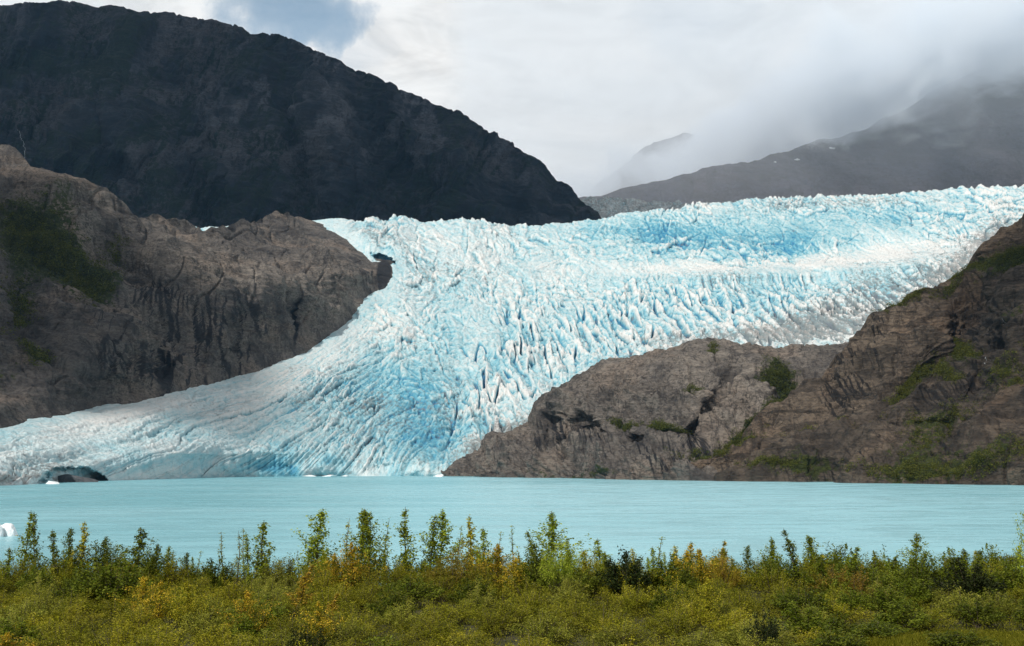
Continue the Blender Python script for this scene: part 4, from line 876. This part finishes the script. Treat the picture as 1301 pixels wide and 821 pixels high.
# ------------------------------------------------------------------ clouds and air
def mesh_cloud(name, loc, rx, ry, rz, seed, label):
    import bmesh
    bm = bmesh.new(); bmesh.ops.create_icosphere(bm, subdivisions=5, radius=1.0)
    co = np.array([v.co[:] for v in bm.verts]); d = 1 + .22 * fbm3(co, (.5, .5, .5), 5, .55, seed)
    co = co * d[:, None]
    for v, c_ in zip(bm.verts, co): v.co = Vector((c_[0] * rx, c_[1] * ry, c_[2] * rz))
    for f_ in bm.faces: f_.smooth = True
    me = bpy.data.meshes.new(name); bm.to_mesh(me); bm.free()
    o = link(name, me, M_CLOUD); o.location = loc; tag(o, label, 'cloud', None, 'stuff')
m = Mat("cloud_white"); m.out(m.n('ShaderNodeMixShader', {0: .35, 1: m.n('ShaderNodeBsdfDiffuse', {'Color': (.8, .8, .8, 1)}).outputs[0], 2: m.n('ShaderNodeBsdfTranslucent', {'Color': (.6, .6, .6, 1)}).outputs[0]}).outputs[0]); M_CLOUD = m.m
def shade_cloud(x, y, z, rx, ry, seed, label, rz=60):
    t = (3350 - z) / sd.z; mesh_cloud('cloud', (x + sd.x * t, y + sd.y * t, 3350), rx, ry, rz, seed, label)  # unseen cloud set sunward, so its shadow falls on the given point
shade_cloud(-745, 1580, 380, 250, 430, 4, "small unseen cloud added overhead to shade the left rock hill")  # added to darken the left part of the hill
shade_cloud(690, 1150, 170, 210, 330, 6, "small unseen cloud added overhead to shade the right cliff")  # added to darken the right part of the cliff
shade_cloud(-1000, 4250, 1200, 1750, 1050, 1, "broad cloud high over the left mountains that shades them", 180)

def box_mesh(name, lo, hi):
    V = [(x, y, z) for x in (lo[0], hi[0]) for y in (lo[1], hi[1]) for z in (lo[2], hi[2])]
    return mesh_np(name, V, [(0, 1, 3, 2), (4, 6, 7, 5), (0, 4, 5, 1), (2, 3, 7, 6), (0, 2, 6, 4), (1, 5, 7, 3)], smooth=False)
m = Mat("air_haze"); m.out(m.n('ShaderNodeVolumePrincipled', {'Color': (.36, .64, 1.0, 1), 'Density': 1.0e-5, 'Anisotropy': .2}).outputs[0], 'Volume')
o = link('haze', box_mesh('haze', (-4200, -330, -13), (4200, 5180, 2150)), m.m); tag(o, kind='stuff')

m = Mat("low_cloud_vapour"); pos = m.n('ShaderNodeNewGeometry').outputs['Position']
s3 = m.n('ShaderNodeSeparateXYZ', {0: pos}); xw, yw, zw = s3.outputs
zc = m.math('ADD', m.math('MULTIPLY', xw, .28), m.ramp(yw, 6500, 7300, 1270, 1350))                    # the cloud base climbs along the slope to the right
nz = m.noise(m.mapping(pos, (1, 1, 1.3)), .0024, 8, .62, .5)
hgt = m.math('SUBTRACT', zw, zc)
prof = m.math('MULTIPLY', m.ramp(hgt, -260, 160), m.ramp(hgt, 180, 620, 1, 0))
den = m.ramp(m.math('ADD', prof, m.math('MULTIPLY', m.math('SUBTRACT', nz, .5), 4.2)), .55, 1.5, 0, .011)
thin = m.math('MULTIPLY', m.ramp(hgt, -1000, 100), 3.2e-4)
near = m.ramp(m.math('SUBTRACT', yw, m.ramp(xw, 800, 1500, 7150, 5200)), 0, 350)      # the bank lies behind the slope on the left and over it on the right
den = m.math('MULTIPLY', den, near)
m.out(m.n('ShaderNodeVolumePrincipled', {'Color': (.90, .945, 1, 1), 'Density': m.math('ADD', den, thin), 'Anisotropy': -.3}).outputs[0], 'Volume')
o = link('low_cloud', box_mesh('low_cloud', (-300, 5200, 850), (3600, 8200, 3000)), m.m); tag(o, kind='stuff')


# ------------------------------------------------------------------ render settings
scene.render.engine = 'CYCLES'
scene.view_settings.view_transform = 'Standard'; scene.view_settings.look = 'None'
scene.view_settings.exposure = 0.0; scene.view_settings.gamma = 1.0
scene.cycles.max_bounces = 8; scene.cycles.diffuse_bounces = 3; scene.cycles.glossy_bounces = 2; scene.cycles.transmission_bounces = 4; scene.cycles.volume_bounces = 6
scene.cycles.use_denoising = True
